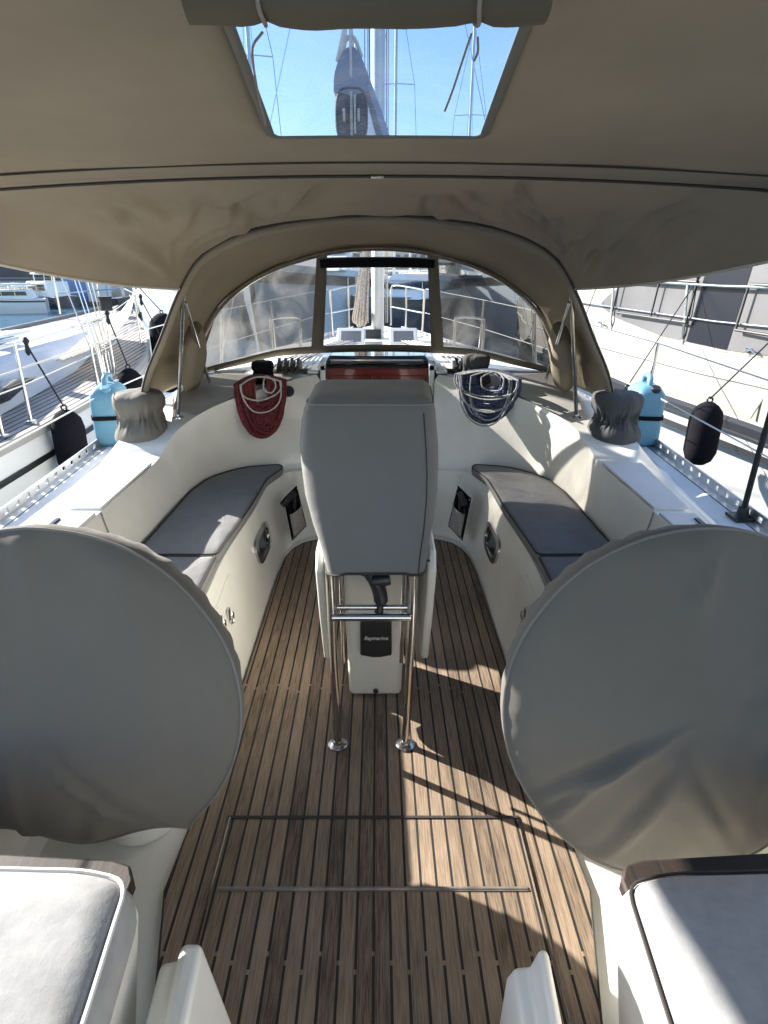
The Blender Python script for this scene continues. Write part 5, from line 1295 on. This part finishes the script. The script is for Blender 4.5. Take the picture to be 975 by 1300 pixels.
# ------------------------------------------------------------------ background boats
def boat(kind, px, Z, L, beam, fb, m, label, group, head=0, cab=None, name=None, mastH=0):
    """px: photo column it stands in (only to choose a bearing), Z distance"""
    X = (px - 479) / 780 * Z; Y = (Z - (1.65 - WZ) * .38) / .925
    th = thing(name or kind, label, {'motorboat': 'motorboat', 'moored_yacht': 'sailing yacht'}.get(kind, kind), (X, Y, WZ), group, rz=head)
    mb = MB(); rows = []
    for t in [i / 14 for i in range(15)]:
        y = lerp(-L / 2, L / 2, t); hw = beam / 2 * (1 - ss(.45, 1.0, t) ** 1.3 * .97) * (.9 + .1 * ss(0, .3, t)); z = fb * (1 + .28 * t * t)
        rake = .12 * L * .5 * ss(.7, 1, t)
        rows.append([(-hw, y + rake, z), (-hw * .97, y + rake * .7, z * .6), (-hw * .8, y, .0), (0, y, -.2), (hw * .8, y, .0), (hw * .97, y + rake * .7, z * .6), (hw, y + rake, z)])
    mb.grid(rows); mb.add(rows[0], [tuple(range(7))]); mb.build('hull', m, th, smooth=50)
    mb = MB(); mb.grid([[r[0], (0, r[0][1], r[0][2] + .04), r[-1]] for r in rows]); mb.build('deck', GEL2, th)
    mb = MB(); mb.grid([[(p[0] * 1.01, p[1], p[2] * .92) for p in r[:1]] + [(r[0][0] * 1.012, r[0][1], r[0][2] * .8)] for r in rows]); mb.grid([[(-p[0] * 1.01, p[1], p[2] * .92) for p in r[:1]] + [(-r[0][0] * 1.012, r[0][1], r[0][2] * .8)] for r in rows]); mb.build('sheer_stripe', STRIPE, th)
    if kind == 'motorboat':
        ch = .9 if cab is None else cab
        mb = MB(); mb.prism([(-L * .38, fb), (-L * .36, fb + ch), (L * .02, fb + ch), (L * .16, fb + ch * .45), (L * .30, fb * 1.12)], 'x', -beam * .38, beam * .38); mb.build('cabin', HULLW, th, bevel=.06, segs=3)
        mb = MB()
        for s in (-1, 1): mb.prism([(-L * .32, fb + ch * .42), (-L * .31, fb + ch * .82), (-L * .0, fb + ch * .82), (L * .10, fb + ch * .42)], 'x', s * beam * .382, s * beam * .386)
        mb.build('side_glass', DARKGL, th)
        mb = MB(); mb.add([(-beam * .34, L * .028, fb + ch * .95), (beam * .34, L * .028, fb + ch * .95), (beam * .34, L * .155, fb + ch * .50), (-beam * .34, L * .155, fb + ch * .50)], [(0, 1, 2, 3)]); mb.build('windscreen', DARKGL, th, solid=.04, off=1)
        mb = MB(); mb.box((0, -L * .2, fb + ch * 1.5), (beam * .7, L * .28, .08)); [mb.tube([(s * beam * .3, yy, fb + ch), (s * beam * .3, yy, fb + ch * 1.5)], .03, 6) for s in (-1, 1) for yy in (-L * .3, -L * .1)]
        mb.build('flybridge_roof', HULLW, th, bevel=.03)
    else:
        mb = MB(); mb.prism([(-L * .30, fb), (-L * .29, fb + .42), (L * .08, fb + .40), (L * .22, fb * 1.1)], 'x', -beam * .30, beam * .30); mb.build('coachroof', HULLW, th, bevel=.06, segs=3)
        mb = MB()
        for s in (-1, 1): mb.prism([(-L * .25, fb + .15), (-L * .25, fb + .30), (L * .05, fb + .30), (L * .10, fb + .15)], 'x', s * beam * .302, s * beam * .306)
        mb.build('side_glass', DARKGL, th)
    mb = MB()
    for s in (-1, 1):
        pts = [(s * beam / 2 * .92 * (1 - ss(.45, 1.0, t) ** 1.3 * .9), lerp(-L / 2, L / 2, t) + .12 * L * .5 * ss(.7, 1, t), fb * (1 + .28 * t * t) + .55) for t in [.3 + .7 * i / 10 for i in range(11)]]
        mb.tube(pts, .016, 5)
        for p in pts[::2]: mb.tube([p, (p[0], p[1], p[2] - .55)], .014, 5)
    mb.build('guard_rail', STEEL, th)
    if mastH:
        mb = MB(); mb.tube([(0, L * .06, fb), (0, L * .06, mastH)], .085, 8); mb.build('mast', ALUP, th)
        for z in (mastH * .42, mastH * .70):
            mb = MB(); mb.tube([(-beam * .28, L * .04, z), (0, L * .06, z), (beam * .28, L * .04, z)], .025, 6); mb.build('spreader', ALUP, th)
        for a, b in (((-beam * .45, L * .02, fb), (-beam * .28, L * .04, mastH * .7)), ((beam * .45, L * .02, fb), (beam * .28, L * .04, mastH * .7)), ((-beam * .28, L * .04, mastH * .7), (0, L * .06, mastH)), ((beam * .28, L * .04, mastH * .7), (0, L * .06, mastH)), ((0, L * .55, fb * 1.3), (0, L * .06, mastH)), ((0, -L * .5, fb), (0, L * .06, mastH))):
            mb = MB(); mb.tube([a, b], .012, 5); mb.build('stay', BLKR if a[0] else STEEL, th)
        mb = MB(); mb.tube([(0, L * .06, fb + 1.2), (0, -L * .30, fb + 1.25)], [.16, .12], 8); mb.build('boom_and_sail_cover', SAILB, th)
    return th
GB = 'boats moored ahead across the fairway'
boat('motorboat', 395, 22, 11, 4.6, 2.1, HULLB, 'pale blue-hulled motor cruiser bow-on, left of our mast', GB, R(172), cab=1.5)
boat('motorboat', 535, 24, 9, 3.2, 1.25, HULLN, 'dark-hulled motorboat seen between the mast and the right window post', GB, R(150), cab=.9)
boat('motorboat', 610, 26, 10, 3.8, 1.9, HULLB, 'broad pale blue motorboat seen through the right sprayhood window', GB, R(185), cab=1.3)
boat('moored_yacht', 500, 40, 12, 3.8, 1.2, HULLW, 'white sailing yacht whose mast stands right of ours in the skylight', GB, R(178), mastH=17)
boat('moored_yacht', 340, 30, 11, 3.4, 1.15, HULLG, 'grey-hulled sailing yacht seen through the left sprayhood window', GB, R(184), mastH=15)
boat('moored_yacht', 300, 42, 12, 3.6, 1.2, HULLW, 'white sailing yacht beyond the left end of the sprayhood window', GB, R(170), mastH=16)
boat('moored_yacht', 455, 46, 12, 3.6, 1.2, HULLN, 'navy sailing yacht directly behind the halyard bundle', GB, R(182), mastH=15.5)
boat('moored_yacht', 585, 44, 12, 3.6, 1.2, HULLW, 'white sailing yacht seen at the left side of the right sprayhood window', GB, R(176), mastH=16)
boat('moored_yacht', 660, 38, 11, 3.4, 1.1, HULLW, 'white sailing yacht behind the right window, beyond the broad motorboat', GB, R(168), mastH=15)
GL = 'small boats moored along the far quay on the left'
boat('motorboat', 55, 38, 5.0, 1.9, .62, HULLN, 'white cabin cruiser with a black hull at the far quay', GL, R(60), cab=.85)
boat('motorboat', 22, 37, 4.2, 1.5, .55, HULLW, 'low white open launch at the far quay, left of the black-hulled cruiser', GL, R(80), cab=.45)
boat('motorboat', 133, 40, 4.8, 1.7, .60, HULLN, 'small white boat with a dark hull in front of the white hoarding', GL, R(95), cab=.5)
boat('motorboat', 3, 33, 4.5, 1.6, .7, HULLW, 'white boat at the far quay on the very left edge', GL, R(110), cab=.5)
boat('motorboat', 232, 27, 9, 3.4, 1.9, HULLW, 'white high-bowed motorboat just left of the sprayhood leg', GL, R(205), cab=1.2)
for px, Z, h, m_, lab in ((420, 58, 16, HULLW, 'distant white yacht moored just right of the left window post'), (372, 54, 15, HULLN, 'distant navy yacht seen through the left window beside its right post'),
        (520, 60, 17, HULLN, 'distant navy yacht just right of our mast'), (545, 56, 14, HULLW, 'distant white yacht close to the right window post'), (628, 58, 16, HULLG, 'distant grey yacht in the middle of the right sprayhood window'),
        (690, 50, 15, HULLW, 'distant white yacht at the far right end of the sprayhood window'), (275, 57, 16, HULLG, 'distant grey yacht at the far left end of the sprayhood window')):
    boat('moored_yacht', px, Z, 11.5, 3.5, 1.2, m_, lab, GB, R(180 + (px % 7) * 3 - 9), mastH=h * .62)

# ------------------------------------------------------------------ far quay, hoardings, buildings
mb = MB(); mb.box((-18, 45, -.35), (70, 8, 1.3)); tag(mb.build('quay', CONC, bevel=.05), kind='structure')
mb = MB(); mb.box((0, 140, -.2), (420, 150, 1.6)); tag(mb.build('far_shore', CONC), kind='structure')
def pxX(px, Y): return (px - 479) / 780 * (Y * .925 + .3)
def hoard(a, b, Y, z1, m, lab, group='hoardings on the far quay', lines=3):
    x0, x1 = pxX(a, Y), pxX(b, Y); th = thing('hoarding', lab, 'hoarding', ((x0 + x1) / 2, Y, .3), group)
    mb = MB(); mb.box((0, 0, (z1 - .9) / 2 - .15), (x1 - x0, .12, z1 + .95)); mb.build('panel', m, th, bevel=.02)
    mb = MB()
    for k in range(lines): mb.box(((k + .5) / lines * (x1 - x0) - (x1 - x0) / 2, -.07, (z1 - .9) / 2 - .15), (.05, .03, z1 + .85))
    mb.build('posts', CONC, th)
    mb = MB(); mb.box((0, -.08, z1 * .35), (.5 * (x1 - x0), .02, .10)); mb.build('sign_strip', HULLN, th)
hoard(76, 106, 40.8, 3.2, HOARD, 'bright blue hoarding at the far quay, right of the black-hulled cruiser')
hoard(107, 138, 40.6, 3.3, HOARDW, 'white hoarding at the far quay, right of the large blue one')
hoard(182, 198, 41.0, 3.2, HOARD, 'narrow blue hoarding at the far quay near the sprayhood leg')
mb = MB(); 
def building(name, x0, x1, y0, y1, h, m, label, group, floors=3, bays=6, roof=True, balc=False):
    th = thing(name, label, 'building', ((x0 + x1) / 2, y0, .5), group)
    w_, d_ = x1 - x0, y1 - y0
    mb = MB(); mb.box((0, d_ / 2, h / 2), (w_, d_, h)); mb.build('walls', m, th)
    fh = h / floors; bw = w_ / bays
    proto = None
    for f in range(floors):
        for b in range(bays):
            c0 = (-w_ / 2 + (b + .5) * bw, -.02, (f + .5) * fh)
            if proto is None:
                mb = MB(); mb.box((0, 0, 0), (bw * .5, .10, fh * .55)); proto = mb.build('window', DARKGL2, th); proto.location = c0; wv_ = proto
                mb = MB(); mb.box((0, -.06, -fh * .29), (bw * .6, .2, .08)); sl_ = mb.build('sill', CONC, proto)
            else:
                wv_ = proto.copy(); col.objects.link(wv_); wv_.parent = th; wv_.location = c0
                s2 = sl_.copy(); col.objects.link(s2); s2.parent = wv_
        if balc:
            mb = MB(); mb.box((0, -.6, f * fh + .06), (w_ * .96, 1.2, .12)); mb.box((0, -1.18, f * fh + .55), (w_ * .96, .05, .9)); mb.build('balcony', BPALE, th)
    if roof:
        mb = MB(); mb.prism([(-.5, h), (d_ / 2, h + 1.3), (d_ + .5, h)], 'x', -w_ / 2 - .4, w_ / 2 + .4); mb.build('roof', ROOF, th)
    else:
        mb = MB(); mb.box((0, d_ / 2, h + .15), (w_ + .4, d_ + .4, .3)); mb.build('parapet', CONC, th)
GQ = 'buildings behind the harbour'
building('boat_shed', pxX(-140, 48), pxX(78, 48), 47, 58, 5.2, BDARK, 'dark boat shed behind the far quay on the left', GQ, 1, 5, roof=False)
building('stone_house', pxX(142, 49), pxX(182, 49), 46.5, 55, 4.5, BPALE, 'narrow weathered stone house between the white and blue hoardings', GQ, 2, 2)
building('warehouse', pxX(200, 60), pxX(330, 60), 60, 72, 5.5, BDARK, 'long dark warehouse behind the left sprayhood window', GQ, 2, 8)
building('apartment_block', pxX(560, 78), pxX(604, 78), 78, 90, 9.5, BPALE, 'pale apartment block with stacked balconies seen through the right window', GQ, 5, 4, roof=False, balc=True)
building('town_house', pxX(608, 76), pxX(668, 76), 76, 88, 7.0, BPALE, 'pale tile-roofed house right of the apartment block', GQ, 3, 5)
building('town_house', pxX(500, 80), pxX(552, 80), 80, 90, 6.8, BPALE, 'pale tile-roofed house directly right of our mast', GQ, 3, 5)
building('town_house', pxX(400, 82), pxX(470, 82), 82, 92, 6.2, BPALE, 'wide pale tile-roofed house left of our mast', GQ, 3, 6)
building('town_house', pxX(330, 84), pxX(392, 84), 84, 94, 6.8, BPALE, 'pale tile-roofed house seen through the left sprayhood window', GQ, 3, 5)
def tree(x, y, h, lab, seed):
    th = thing('tree', lab, 'tree', (x, y, .4), 'trees behind the harbour')
    mb = MB(); mb.tube([(0, 0, 0), (.05, 0, h * .35), (-.05, 0, h * .6)], [.16, .12, .06], 8)
    for k in range(5): a = k * 1.3; mb.tube([(0, 0, h * .35), (math.cos(a) * h * .2, math.sin(a) * h * .2, h * .65)], [.06, .02], 6)
    mb.build('trunk', BARK, th)
    rr = random.Random(seed); mb = MB()
    for k in range(900):
        a = rr.random() * 2 * PI; u = rr.random() ** .5; zz = rr.random(); R_ = h * .30 * math.sin(PI * min(1, zz * .9 + .1)) ** .6 * (.7 + .4 * noise.noise(Vector((math.cos(a) * 2, math.sin(a) * 2, zz * 3 + seed))))
        c0 = Vector((math.cos(a) * u * R_, math.sin(a) * u * R_, h * (.38 + .6 * zz))); s = .16 + .12 * rr.random()
        a1 = Vector((rr.uniform(-1, 1), rr.uniform(-1, 1), rr.uniform(-1, 1))).normalized() * s; b1 = Vector((rr.uniform(-1, 1), rr.uniform(-1, 1), rr.uniform(-1, 1))).normalized() * s
        mb.add([c0 - a1, c0 + b1, c0 + a1, c0 - b1], [(0, 1, 2, 3)])
    mb.build('crown', LEAF, th, smooth=0)
tree(pxX(176, 46), 44.6, 4.6, 'dark green tree between the stone house and the narrow blue hoarding', 4)
tree(pxX(236, 70), 57, 6.5, 'dark green tree behind the sprayhood leg on the left', 9)
# hills
mb = MB(); rows = []
for j in range(12):
    row = []
    for i in range(90):
        x = -500 + 1000 * i / 89; y = 215 + j * 30; hgt = 10 * math.sin(PI * min(1, j / 9)) * (1 + .5 * noise.noise(Vector((x * .01, 3, 0)))) + 3 * noise.noise(Vector((x * .03, y * .03, 1)))
        row.append((x, y, max(-1.5, hgt - .5) if j else -1.5))
    rows.append(row)
mb.grid(rows); tag(mb.build('hills', HILLM, smooth=60), kind='structure')
